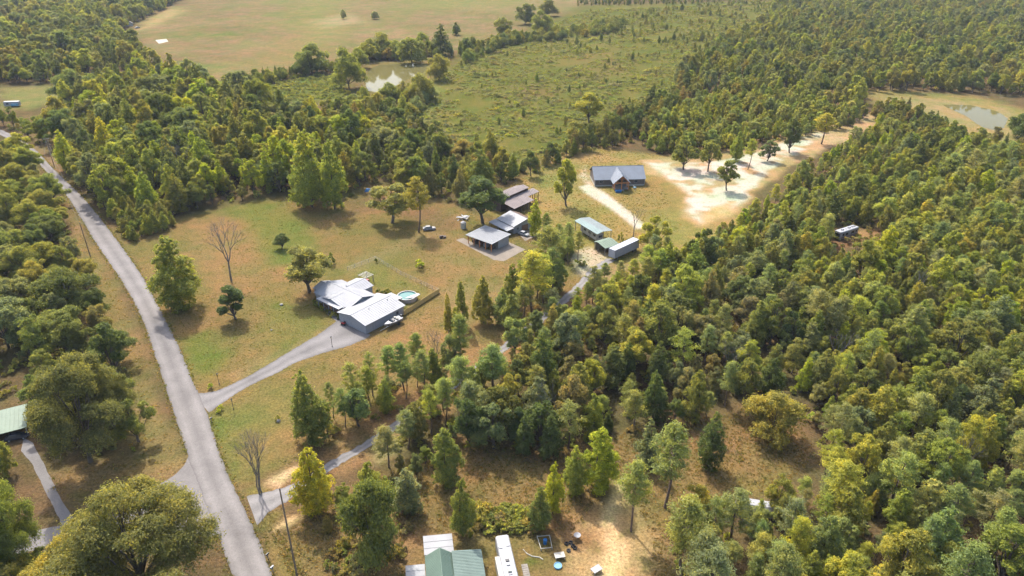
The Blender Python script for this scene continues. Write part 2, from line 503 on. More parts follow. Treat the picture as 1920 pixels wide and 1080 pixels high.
def strip(name, Lpx, Rpx, z, mat, cols=12, n=160, ragged=0.15):
    """road between two edge lines"""
    Lw = [W(*q) for q in Lpx]; Rw = [W(*q) for q in Rpx]
    A = resample(Lw, 0.8); B = resample(Rw, 0.8)
    V = []; ac = []
    for i in range(n + 1):
        a = A[round(i / n * (len(A) - 1))]; b = B[round(i / n * (len(B) - 1))]
        u = (b - a).normalized()
        a = a - u * rnd.uniform(-ragged, ragged); b = b + u * rnd.uniform(-ragged, ragged)
        for k in range(cols + 1):
            p = a.lerp(b, k / cols)
            V.append((p.x, p.y, z)); ac.append(k / cols)
    F = [(i * (cols + 1) + k, i * (cols + 1) + k + 1, (i + 1) * (cols + 1) + k + 1, (i + 1) * (cols + 1) + k) for i in range(n) for k in range(cols)]
    me = fast_mesh(name, V, F, [mat])
    a = me.attributes.new('across', 'FLOAT', 'POINT'); a.data.foreach_set('value', np.array(ac, np.float32))
    return tag(link(bpy.data.objects.new(name, me)), None, None, None, 'structure')

def sheet(name, pts, z, mat, step=0.9, ragged=0.2, world=False):
    P = [Vector(p) for p in pts] if world else [W(*q) for q in pts]
    out = []
    for a, b in zip(P, P[1:] + P[:1]):
        n = max(1, int((b - a).length / step))
        for i in range(n):
            p = a.lerp(b, i / n)
            j = ragged * (fbm(np.array([p.x * 3]), np.array([p.y * 3]), 4)[0] - 0.5) * 2
            nrm = Vector((-(b - a).y, (b - a).x, 0)).normalized()
            p = p + nrm * j
            out.append(Vector((p.x, p.y, z)))
    tris = tessellate_polygon([out])
    me = bpy.data.meshes.new(name)
    T = []
    for t in tris:
        a, b, c = (out[i] for i in t)
        T.append(t if (b - a).cross(c - a).z > 0 else t[::-1])
    me.from_pydata([tuple(p) for p in out], [], T)
    me.materials.append(mat)
    at = me.attributes.new('across', 'FLOAT', 'POINT'); at.data.foreach_set('value', np.full(len(out), 0.35, np.float32))
    me.update()
    return tag(link(bpy.data.objects.new(name, me)), None, None, None, 'structure')

ROADM = asphalt('worn_asphalt', (0.150, 0.137, 0.127))
DRIVEM = asphalt('concrete_drive', (0.150, 0.139, 0.131))
GRAVEL = asphalt('pale_gravel', (0.17, 0.158, 0.148))
PADM = asphalt('pad_concrete', (0.185, 0.155, 0.122))
SHOULDER = asphalt('gravel_shoulder', (0.36, 0.27, 0.18))
RL = [(-30, 240), (18, 262), (52, 288), (88, 324), (129, 373), (178, 453), (233, 535), (267, 600), (293, 673), (315, 740), (336, 804), (354, 860), (374, 915), (400, 980), (437, 1080), (480, 1200), (560, 1420)]
RR = [(-14, 236), (32, 257), (68, 282), (104, 320), (158, 373), (202, 427), (262, 510), (295, 570), (333, 645), (360, 710), (387, 771), (407, 835), (432, 900), (466, 970), (511, 1078), (560, 1200), (660, 1420)]
strip('road', RL, RR, 0.028, ROADM, n=320)
sheet('side_road', [(356, 850), (345, 872), (325, 893), (270, 925), (180, 968), (118, 985), (-60, 1020), (-60, 1058), (120, 1020), (180, 1014), (290, 990), (395, 1005), (440, 1000)], 0.020, ROADM)
sheet('gravel_drive', [(45, 822), (62, 830), (82, 870), (112, 930), (140, 975), (118, 988), (85, 920), (60, 870), (40, 845)], 0.012, DRIVEM)
strip('driveway', [(362, 738), (400, 734), (440, 718), (475, 700), (520, 673), (563, 647), (600, 625), (630, 603), (640, 596)],
      [(392, 774), (415, 757), (445, 737), (477, 719), (520, 699), (553, 681), (613, 660), (655, 648), (692, 632)], 0.016, DRIVEM, n=90)
sheet('parking_pad', [(625, 607), (640, 594), (695, 628), (665, 643), (625, 652), (600, 640)], 0.012, DRIVEM)
sheet('garden_path', [(607, 579), (613, 577), (622, 585), (632, 592), (640, 598), (634, 604), (622, 596), (612, 588)], 0.010, DRIVEM, ragged=0.05)
strip('gravel_lane', [(462, 930), (500, 924), (535, 912), (556, 905), (620, 865), (690, 824), (760, 776), (860, 708), (960, 632), (1060, 552), (1110, 502), (1140, 484)],
      [(482, 985), (500, 965), (530, 945), (560, 924), (630, 876), (701, 834), (770, 785), (872, 715), (974, 639), (1076, 556), (1126, 506), (1156, 488)], 0.014, GRAVEL, n=150, ragged=0.35)
sheet('concrete_pad', [(855, 450), (868, 446), (920, 470), (950, 452), (985, 468), (944, 490), (925, 487)], 0.012, PADM)
sheet('shed_apron', [(965, 432), (990, 424), (1010, 440), (985, 452)], 0.012, PADM)

# ------------------------------------------------------------------ water
wm, wnt, wb = new_mat('pond_water')
wb.inputs['Base Color'].default_value = (0.085, 0.074, 0.026, 1)
wb.inputs['Roughness'].default_value = 0.04
wb.inputs['IOR'].default_value = 1.09
wb.inputs['Specular IOR Level'].default_value = 0.28
wbp = N(wnt, 'ShaderNodeBump'); wbp.inputs['Strength'].default_value = 0.04
wnt.links.new(noise(wnt, 0.8, 3), wbp.inputs['Height']); wnt.links.new(wbp.outputs[0], wb.inputs['Normal'])
sheet('pond', [(690, 170), (683, 150), (692, 130), (710, 122), (760, 119), (802, 119), (800, 134), (782, 141), (762, 150), (738, 163), (712, 174)], 0.03, wm, 2.0, 0.8)
sheet('pond', [(1765, 196), (1820, 197), (1868, 208), (1890, 222), (1884, 238), (1872, 246), (1840, 238), (1812, 218)], 0.03, wm, 2.0, 0.8)
sheet('pond', [(291, 75), (312, 73), (316, 78), (298, 82)], 0.03, wm, 2.0, 0.4)

#@@TREES
# ------------------------------------------------------------------ tree kinds
def unit(v): return v / np.maximum(np.linalg.norm(v, axis=-1, keepdims=True), 1e-9)

def card_mesh(name, C, Nn, S, T, asp=0.62, fold=0.25):
    """one small folded leaf spray per row"""
    n = len(C)
    r = nr.normal(size=(n, 3))
    t = unit(np.cross(Nn, r)); b = np.cross(Nn, t)
    s = S[:, None]
    k = nr.uniform(0.75, 1.25, (n, 4, 1))
    up = Nn * s * fold
    V = np.stack([C + t * s * k[:, 0] - up, C + b * s * asp * k[:, 1] + up * 0.5, C - t * s * k[:, 2] - up, C - b * s * asp * k[:, 3] + up * 0.5], 1).reshape(-1, 3)
    F = np.arange(4 * n).reshape(-1, 4)
    return V, F, np.repeat(T, 4)

def limb(mb, a, b, r0, r1, sag=0.0, n=5, seg=4):
    a = Vector(a); b = Vector(b)
    pts = []; rr = []
    side = Vector((rnd.uniform(-1, 1), rnd.uniform(-1, 1), 0)) * (b - a).length * 0.06
    for i in range(seg + 1):
        t = i / seg
        pts.append(a.lerp(b, t) + side * math.sin(t * math.pi) + Vector((0, 0, sag * math.sin(t * math.pi))))
        rr.append(r0 * (1 - t) + r1 * t)
    mb.tube(pts, rr, n, cap=False)

VARS = {}   # kind -> list of (trunk mesh, crown mesh, H, Rad)
def finish(kind, i, mb, V, F, T, H, Rad, bark):
    tm = mb.mesh('trunk', bark, True)
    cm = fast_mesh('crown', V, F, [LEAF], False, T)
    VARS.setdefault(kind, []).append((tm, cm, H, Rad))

def leaf_lobes(lobes, ncl, per, card, flat, lo=-0.35, tight=1.0, upb=0.45):
    """leaf sprays in clumps over the surface of overlapping lobes"""
    Cs, Ns, Ts = [], [], []
    tot = sum(l[1] ** 2 for l in lobes)
    LC = np.array([l[0] for l in lobes]); LR = np.array([l[1] for l in lobes])
    for j, (c, lr, tb) in enumerate(lobes):
        m = max(5, int(ncl * lr ** 2 / tot))
        d = unit(nr.normal(size=(m, 3)))
        d[:, 2] = np.where(d[:, 2] < lo, -d[:, 2], d[:, 2])
        cc = c + d * lr * np.array([1, 1, flat]) * nr.uniform(0.62, 1.15, (m, 1))
        D = np.linalg.norm((cc[:, None] - LC[None]) / np.array([1, 1, flat]), axis=2) / LR[None]
        D[:, j] = 9
        keep = D.min(1) > 0.66
        cc, d = cc[keep], d[keep]
        m = len(cc)
        if m == 0: continue
        sig = lr * nr.uniform(0.12, 0.24, (m, 1, 1)) * tight
        off = nr.normal(size=(m, per, 3)) * sig * np.array([1, 1, 0.75])
        Nn = unit(d[:, None] * 0.6 + unit(off + 1e-6) * 0.55 + np.array([0, 0, upb]) + nr.normal(size=(m, per, 3)) * 0.55).reshape(-1, 3)
        ct = nr.normal(size=(m, 1)) * 0.14 + tb + 0.5
        Cs.append((cc[:, None] + off).reshape(-1, 3)); Ns.append(Nn); Ts.append(np.clip((ct + nr.normal(size=(m, per)) * 0.15).reshape(-1), 0, 1))
    C, Nn, T = np.concatenate(Cs), np.concatenate(Ns), np.concatenate(Ts)
    C[:, 2] = np.maximum(C[:, 2], 0.12)
    return card_mesh('crown', C, Nn, card * nr.uniform(0.55, 1.3, len(C)), T)

def broadleaf(i, H, Rad, nl, base, card, ncl, per, kind='broadleaf', flat=1.0, lobe=(0.30, 0.50)):
    mb = MB()
    lean = (rnd.uniform(-.5, .5), rnd.uniform(-.5, .5))
    fork = H * max(base, 0.12)
    r0 = 0.020 * H + 0.04
    limb(mb, (0, 0, -0.2), (lean[0], lean[1], fork), r0, r0 * 0.75, n=7)
    lobes = []
    a0 = rnd.random() * 6.28
    zb = H * base
    for k in range(nl):
        a = a0 + k * 2.4 + rnd.uniform(-.5, .5)
        lev = (k + 0.5) / nl
        z = zb + (H - zb) * (0.14 + 0.70 * lev) * rnd.uniform(0.88, 1.08)
        rad = Rad * math.sqrt(max(0.02, 1 - (abs(lev - 0.35) / 0.78) ** 2)) * rnd.uniform(0.3, 0.95)
        if k == nl - 1: rad *= 0.3
        c = np.array([math.cos(a) * rad + lean[0] * lev, math.sin(a) * rad + lean[1] * lev, z])
        lr = Rad * rnd.uniform(*lobe) * (1.0 - 0.22 * lev)
        lobes.append((c, lr, rnd.uniform(-0.12, 0.12)))
        limb(mb, (lean[0], lean[1], min(fork * rnd.uniform(0.8, 1.05), z)), c, r0 * 0.45, r0 * 0.1)
        for _ in range(2):
            e = c + np.array([rnd.uniform(-1, 1), rnd.uniform(-1, 1), rnd.uniform(-.2, .8)]) * lr * 0.8
            limb(mb, (c + (np.array([lean[0], lean[1], fork]) - c) * 0.3), e, r0 * 0.15, 0.02, n=4, seg=3)
    finish(kind, i, mb, *leaf_lobes(lobes, ncl, per, card, flat), H, Rad, BARK)

def conical(i, H, Rad, base, card, ncl, per, kind='conical', power=0.6, nl=26):
    """pointed tree of many short leafy boughs up one stem"""
    mb = MB()
    r0 = 0.015 * H + 0.03
    bx, by = rnd.uniform(-.3, .3), rnd.uniform(-.3, .3)
    limb(mb, (0, 0, -0.2), (bx, by, H * 0.93), r0, 0.03, n=6, seg=6)
    lobes = []
    for k in range(nl):
        lev = (k + rnd.random() * 0.8) / nl
        prof = (0.62 + lev / 0.25 * 0.38) if lev < 0.25 else ((1 - lev) / 0.75) ** power
        prof = max(prof, 0.10)
        a = k * 2.399 + rnd.uniform(-.5, .5)
        rad = Rad * prof * rnd.uniform(0.35, 0.82)
        lr = Rad * (0.12 + prof * rnd.uniform(0.22, 0.38))
        z = H * (base + (0.97 - base) * lev) + lr * 0.2
        c = np.array([bx * lev + math.cos(a) * rad, by * lev + math.sin(a) * rad, z])
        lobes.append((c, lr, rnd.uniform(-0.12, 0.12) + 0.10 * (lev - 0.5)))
        limb(mb, (bx * lev, by * lev, max(0.2, z - rad * 0.5)), c, r0 * 0.3, 0.02, n=3, seg=2)
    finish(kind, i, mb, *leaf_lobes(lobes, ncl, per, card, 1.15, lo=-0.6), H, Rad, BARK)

def pine(i, H, Rad, base, ntuft, per, card=0.34, kind='pine'):
    mb = MB()
    r0 = 0.0125 * H + 0.03
    bx, by = rnd.uniform(-.5, .5), rnd.uniform(-.5, .5)
    limb(mb, (0, 0, -0.2), (bx, by, H * 0.95), r0, 0.05, n=7, seg=7)
    Cs, Ns, Ts = [], [], []
    for k in range(ntuft):
        lv = (k + rnd.random()) / ntuft
        z = H * (base + (1 - base) * lv)
        a = k * 2.399 + rnd.uniform(-.6, .6)
        prof = (0.75 + 0.4 * lv) if lv < 0.4 else ((1.02 - lv) / 0.62) ** 0.6
        r = Rad * max(0.06, min(prof, 1.0)) * rnd.uniform(0.35, 1.12)
        ax = np.array([bx * z / H, by * z / H, z - r * 0.30])
        c = np.array([bx * z / H + math.cos(a) * r, by * z / H + math.sin(a) * r, z])
        limb(mb, ax, c, 0.055, 0.025, n=3, seg=2)
        tn = 0.5 + rnd.gauss(0, 0.14)
        for q, f in ((c, 1.0), (ax * 0.35 + c * 0.65, 0.8)):
            sg = Rad * rnd.uniform(0.085, 0.135) * f
            m = int(per * f * rnd.uniform(0.6, 1.1))
            off = nr.normal(size=(m, 3)) * sg * np.array([1.2, 1.2, 0.6])
            Cs.append(q + off)
            Ns.append(unit(unit(off + 1e-6) * 0.8 + np.array([0, 0, 0.6]) + nr.normal(size=(m, 3)) * 0.5))
            Ts.append(np.clip(tn + nr.normal(size=m) * 0.14, 0, 1))
    for k in range(6):      # dead stubs below the crown
        z = H * rnd.uniform(0.25, base); a = rnd.random() * 6.28; L = rnd.uniform(0.5, 1.5)
        limb(mb, (bx * z / H, by * z / H, z), (math.cos(a) * L, math.sin(a) * L, z + 0.1), 0.03, 0.012, n=3, seg=2)
    C, Nn, T = np.concatenate(Cs), np.concatenate(Ns), np.concatenate(Ts)
    V, F, T = card_mesh('crown', C, Nn, card * nr.uniform(0.6, 1.3, len(C)), T, asp=0.36, fold=0.15)
    finish(kind, i, mb, V, F, T, H, Rad, PBARK)

for i in range(7): broadleaf(i, 13, 3.7, rnd.choice([13, 16, 19]), rnd.uniform(0.12, 0.26), 0.155, 680, 30, flat=rnd.uniform(1.0, 1.4), lobe=(0.20, 0.42))
for i in range(3): broadleaf(i, 9, 4.2, 11, 0.03, 0.16, 600, 30, kind='round', lobe=(0.34, 0.52))
for i in range(3): broadleaf(i, 16, 7.2, 24, 0.22, 0.20, 1500, 24, kind='oak', flat=0.8, lobe=(0.20, 0.36))
for i in range(2): broadleaf(i, 16, 7.2, 30, 0.22, 0.115, 2600, 34, kind='bigoak', flat=0.8, lobe=(0.18, 0.34))
for i in range(6): conical(i, 12, 3.1, 0.03, 0.15, 620, 28, power=rnd.uniform(0.55, 0.8), nl=rnd.choice([20, 26, 32]))
for i in range(2): conical(i, 12, 2.4, 0.02, 0.16, 520, 20, kind='cedar', power=0.85, nl=30)
for i in range(6): pine(i, 15, 2.9, rnd.uniform(0.34, 0.52), rnd.choice([34, 42, 50]), 75, 0.21)
for i in range(4): broadleaf(i, 2.2, 1.5, 6, 0.02, 0.16, 70, 14, kind='bush')

def tuft(i, n=16):
    C = nr.normal(size=(n, 3)) * np.array([0.22, 0.22, 0.02]) + np.array([0, 0, 0.14])
    Nn = unit(nr.normal(size=(n, 3)) * np.array([1, 1, 0.45]))
    V, F, T = card_mesh('crown', C, Nn, np.full(n, 0.15) * nr.uniform(0.6, 1.3, n), np.clip(0.5 + nr.normal(size=n) * 0.2, 0, 1))
    V[:, 2] = np.maximum(V[:, 2], 0.0)
    VARS.setdefault('tuft', []).append((MB().tube([(0, 0, 0), (0, 0, 0.1)], 0.01, 3).mesh('trunk', BARK), fast_mesh('crown', V, F, [LEAF], False, T), 0.3, 0.35))
for i in range(4): tuft(i)

def bare_tree(seed, H, spread, forks=2, r0=0.28, depth=5):
    rg = random.Random(seed)
    mb = MB()
    def grow(p, d, L, r, k):
        e = p + d * L
        m = p.lerp(e, 0.5) + Vector((rg.uniform(-1, 1), rg.uniform(-1, 1), 0)) * L * 0.06
        mb.tube([p, m, e], [r, r * 0.85, r * 0.68], 6 if k > 2 else 3, cap=False)
        if k == 0: return
        nb = rg.choice([2, 3, 3])
        a0 = rg.random() * 6.28
        for j in range(nb):
            a = a0 + j * 6.28 / nb + rg.uniform(-.5, .5)
            o = d.orthogonal().normalized()
            o = Matrix.Rotation(a, 3, d) @ o
            nd = (d + o * spread * rg.uniform(0.5, 1.0) + Vector((0, 0, 0.12))).normalized()
            grow(e, nd, L * rg.uniform(0.62, 0.82), max(r * 0.6, 0.014), k - 1)
    for s in range(forks):
        d = Vector((rg.uniform(-.16, .16), rg.uniform(-.16, .16), 1)).normalized() if forks > 1 else Vector((0.03, 0.02, 1)).normalized()
        grow(Vector((rg.uniform(-.2, .2) * (forks - 1), rg.uniform(-.2, .2) * (forks - 1), -0.1)), d, H * 0.30, r0, depth)
    return mb

# leaf colours (linear reflectance)
PAL = {
    'olive': (0.252, 0.234, 0.070), 'dark': (0.145, 0.165, 0.058), 'yellow': (0.320, 0.335, 0.046), 'mid': (0.212, 0.222, 0.062),
    'grey': (0.235, 0.236, 0.112), 'brown': (0.245, 0.205, 0.098), 'pine': (0.235, 0.258, 0.098), 'gold': (0.310, 0.285, 0.062), 'lime': (0.292, 0.298, 0.066), 'pale': (0.320, 0.322, 0.118),
    'oakc': (0.180, 0.172, 0.066), 'straw': (0.270, 0.195, 0.095), 'turf': (0.165, 0.160, 0.050),
}
def tint(name, j=0.12):
    c = PAL[name]; k = 1 + rnd.uniform(-j, j)
    return (c[0] * k * (1 + rnd.uniform(-j, j) * .5), c[1] * k, c[2] * k * (1 + rnd.uniform(-j, j)), 1)

KINDNAME = {'bigoak': ('oak_tree', 'tree'), 'round': ('round_tree', 'tree'), 'broadleaf': ('broadleaf_tree', 'tree'), 'oak': ('oak_tree', 'tree'), 'conical': ('sweetgum_tree', 'tree'), 'cedar': ('cedar_tree', 'tree'), 'pine': ('pine_tree', 'pine tree'), 'bush': ('bush', 'bush')}
def tree_thing(kind, loc, H, Rad, color, label, group=None, rz=None, var=None):
    vs_ = VARS[kind]
    tm, cm, h0, r0 = vs_[rnd.randrange(len(vs_)) if var is None else var % len(vs_)]
    nm, cat = KINDNAME[kind]
    e = empty(nm, loc, rnd.random() * 6.28 if rz is None else rz, label, cat, group)
    e.scale = (Rad / r0, Rad / r0, H / h0)
    t = link(bpy.data.objects.new('trunk', tm), e)
    c = link(bpy.data.objects.new('crown', cm), e)
    c.color = color
    return e

# ------------------------------------------------------------------ trees that stand out singly
# (kind, base x, base y, top y, width, colour, label) read off the photo
SINGLE = [
    ('conical', 338, 577, 446, 92, 'mid', 'tall full green conical tree beside the road, shadow falling across the asphalt'),
    ('broadleaf', 443, 598, 536, 60, 'dark', 'small round dark-leaved tree on the lawn below the bare tree'),
    ('broadleaf', 580, 548, 460, 88, 'olive', 'loose-crowned lawn tree beside the gable end of the white-roofed house'),
    ('broadleaf', 529, 466, 436, 26, 'dark', 'small dark bushy tree alone on the green patch of lawn'),
    ('bush', 622, 496, 474, 15, 'dark', 'tiny dark sapling on the lawn behind the white-roofed house'),
    ('bush', 788, 503, 487, 22, 'yellow', 'round yellow-green bush on dry grass outside the yard fence'),
    ('pine', 785, 435, 335, 48, 'olive', 'slender pine with bare trunk and long shadow near the old vehicles'),
    ('broadleaf', 735, 418, 345, 80, 'olive', 'wide olive tree at the lawn edge, left of the slender pine'),
    ('conical', 585, 388, 246, 74, 'lime', 'tall bright yellow-green tree, larger of two at the north lawn edge'),
    ('conical', 628, 392, 262, 54, 'lime', 'tall bright green tree, smaller of two at the north lawn edge'),
    ('broadleaf', 905, 418, 330, 84, 'dark', 'big dark tree between the grey-roofed workshop and the barn'),
    ('conical', 865, 612, 528, 27, 'mid', 'narrow columnar tree in dry grass right of the yellow fence, taller one'),
    ('conical', 842, 628, 550, 20, 'olive', 'narrow short columnar tree in dry grass right of the yellow fence'),
    ('conical', 908, 606, 520, 44, 'mid', 'egg-shaped green tree left of the tall pine cluster'),
    ('conical', 585, 828, 700, 80, 'mid', 'green conical tree at lawn corner, left end of the pine belt'),
    ('conical', 594, 958, 842, 76, 'yellow', 'bright yellow-green conical tree beside the gravel lane entrance'),
    ('round', 700, 1048, 903, 112, 'dark', 'big dense dark green tree left of the green-roofed house'),
    ('cedar', 766, 958, 878, 66, 'grey', 'grey-green bushy cedar above the green-roofed house'),
    ('conical', 838, 908, 803, 64, 'mid', 'green conical tree at the left end of the clearing behind the camper'),
    ('conical', 868, 1002, 898, 52, 'mid', 'green narrow conical tree behind the green-roofed house and camper'),
    ('conical', 1012, 990, 915, 48, 'mid', 'green conical tree standing beside the yard junk behind the camper'),
    ('conical', 1036, 962, 868, 44, 'yellow', 'slim yellow-green tree at the left end of the yellow clump'),
    ('conical', 1078, 925, 840, 50, 'lime', 'pale yellow-green tree, middle of the yellow clump by the dirt track'),
    ('conical', 1122, 918, 803, 72, 'yellow', 'tallest yellow-green tree of the clump by the dirt track'),
    ('conical', 1030, 858, 780, 46, 'dark', 'dark green conical tree at the back edge of the brown clearing'),
    ('conical', 1326, 875, 776, 54, 'dark', 'dark green egg-shaped tree alone at left of the right-hand clearing'),
    ('round', 1442, 818, 738, 96, 'olive', 'broad olive tree jutting into the top of the right-hand clearing'),
    ('pine', 1183, 997, 872, 62, 'pine', 'tall thin pine with bare trunk beside the sandy dirt track'),
    ('pine', 1246, 952, 800, 84, 'pine', 'tall full pine right of the thin pine by the dirt track'),
    ('cedar', 1214, 872, 788, 50, 'grey', 'greyish cedar behind the tall pines by the dirt track'),
    ('pine', 1278, 1080, 938, 92, 'pine', 'pine with rounded pale tufts beside the dirt track at photo bottom'),
    ('bigoak', 286, 1132, 928, 272, 'oakc', 'huge spreading olive oak at the road junction, bottom left'),
    ('bigoak', 22, 1115, 890, 150, 'mid', 'big bright green tree filling the bottom left corner'),
    ('conical', 10, 890, 806, 46, 'mid', 'small green tree in front of the green-roofed carport'),
    ('bigoak', 170, 866, 672, 180, 'oakc', 'large oak overhanging the drive left of the road junction'),
    ('bigoak', 222, 815, 690, 120, 'oakc', 'rounded oak beside the road above the junction'),
    ('broadleaf', 1282, 318, 257, 46, 'mid', 'rounded tree on sand right of the cabin, left of a pair'),
    ('broadleaf', 1327, 322, 261, 38, 'mid', 'rounded tree on sand right of the cabin, right of a pair'),
    ('broadleaf', 1362, 357, 299, 38, 'olive', 'thin-trunked tree alone on the open pale sand'),
    ('conical', 1380, 302, 245, 27, 'lime', 'narrow pale tree at the upper edge of the sand'),
    ('broadleaf', 1438, 302, 258, 32, 'grey', 'small leaning tree in the middle of the sandy clearing'),
    ('broadleaf', 1480, 286, 216, 38, 'dark', 'dark thin-trunked tree at the upper end of the sand'),
    ('pine', 1540, 270, 214, 42, 'gold', 'yellowish pine at the upper end of the sandy clearing'),
    ('pine', 1402, 318, 262, 24, 'lime', 'slim pale pine in the sandy clearing beside the narrow tree'),
    ('broadleaf', 1062, 386, 297, 46, 'lime', 'bright green tree between the barn and the cabin drive'),
    ('conical', 1003, 440, 374, 30, 'yellow', 'small yellow-green tree right of the white shed'),
    ('broadleaf', 1226, 470, 398, 48, 'lime', 'yellow-green tree right of the white semi trailer'),
    ('bush', 1163, 458, 436, 12, 'olive', 'little green sapling between the green shed and the semi trailer'),
    ('round', 585, 137, 83, 56, 'mid', 'big round green tree at the far field edge'),
    ('round', 985, 46, 6, 36, 'dark', 'dark round tree in the far field, left one of three'),
    ('round', 1026, 30, -2, 36, 'dark', 'dark round tree in the far field, top one of three'),
    ('round', 1016, 62, 22, 38, 'mid', 'green round tree in the far field, lower one of three'),
    ('round', 945, 68, 33, 36, 'olive', 'round tree at the meadow corner below the far field'),
    ('conical', 855, 66, 41, 18, 'dark', 'narrow dark tree alone in the far field above the pond'),
    ('round', 703, 36, 21, 16, 'grey', 'small scrubby tree alone in the far field, right one'),
    ('round', 645, 36, 18, 11, 'grey', 'small scrubby tree alone in the far field, left one'),
    ('round', 772, 118, 70, 52, 'mid', 'round green tree reflected in the middle of the pond'),
    ('conical', 826, 104, 46, 40, 'dark', 'tall dark pointed tree behind the pond'),
    ('round', 822, 150, 102, 42, 'olive', 'round olive tree at the right end of the pond'),
    ('round', 655, 165, 94, 54, 'mid', 'tall green tree at the left shore of the pond'),
    ('round', 715, 105, 60, 44, 'olive', 'olive tree behind the left end of the pond'),
    ('round', 790, 190, 138, 46, 'olive', 'round tree on the near bank of the pond, rightmost'),
    ('round', 1905, 258, 212, 42, 'dark', 'dark tree beside the right-hand pond at photo edge'),
    ('broadleaf', 1105, 232, 172, 50, 'lime', 'bright green tree alone near the meadow boundary row'),
]
taken = []
for kind, bx, by, ty, w, cname, lab in SINGLE:
    p = W(bx, by)
    H = height_at(p, ty)
    d = pix(p.x, p.y, H / 2)[2]
    Rad = w / FPX * d / 2
    r = tree_thing(kind, p, H / 0.98, Rad / 1.0, tint(cname, 0.05), lab, None)
    taken.append((p.x, p.y, Rad * 0.9))

def bare_thing(px, ty, seed, spread, forks, r0, label, rz=0, depth=5):
    p = W(*px)
    H = height_at(p, ty)
    mb = bare_tree(seed, H, spread, forks, r0, depth)
    zs = max(v[2] for v in mb.v)
    e = empty('bare_tree', p, rz, label, 'tree')
    e.scale = (1, 1, H / zs)
    low = MB(); hi = MB()
    nf = len(mb.f)
    # stem: faces below a fifth of the height; the rest are branches
    for t in mb.f:
        q = [mb.v[i] for i in t]
        (low if max(v[2] for v in q) < zs * 0.33 else hi).add(q, [tuple(range(len(q)))])
    low.build('trunk', GREYBARK, e); hi.build('branches', GREYBARK, e)
    taken.append((p.x, p.y, 3))
bare_thing((434, 527), 415, 3, 0.55, 1, 0.34, 'leafless dead tree standing on the lawn, casting a branching shadow')
bare_thing((487, 925), 815, 12, 0.42, 3, 0.17, 'multi-stemmed leafless tree beside the gravel lane entrance')
for bp, ty, sd_, lb in (((1048, 812), 712, 31, 'grey leafless tree in the wood above the brown clearing, middle'), ((1365, 712), 640, 32, 'grey leafless tree in the wood right of the brown clearing'), ((1560, 700), 625, 33, 'grey dead tree standing deep in the dense wood at right'),
                        ((1712, 575), 510, 34, 'grey dead tree in the upper part of the dense wood at right'), ((820, 700), 620, 35, 'thin leafless tree in the pine belt below the white-roofed house'), ((1790, 905), 815, 36, 'leafless grey tree at the upper edge of the pine wood'), ((340, 345), 262, 37, 'grey leafless tree in the wood north of the lawn')):
    bare_thing(bp, ty, sd_, 0.5, 1, 0.16, lb)
bare_thing((1187, 446), 385, 21, 0.5, 1, 0.2, 'thin leafless tree behind the white semi trailer')

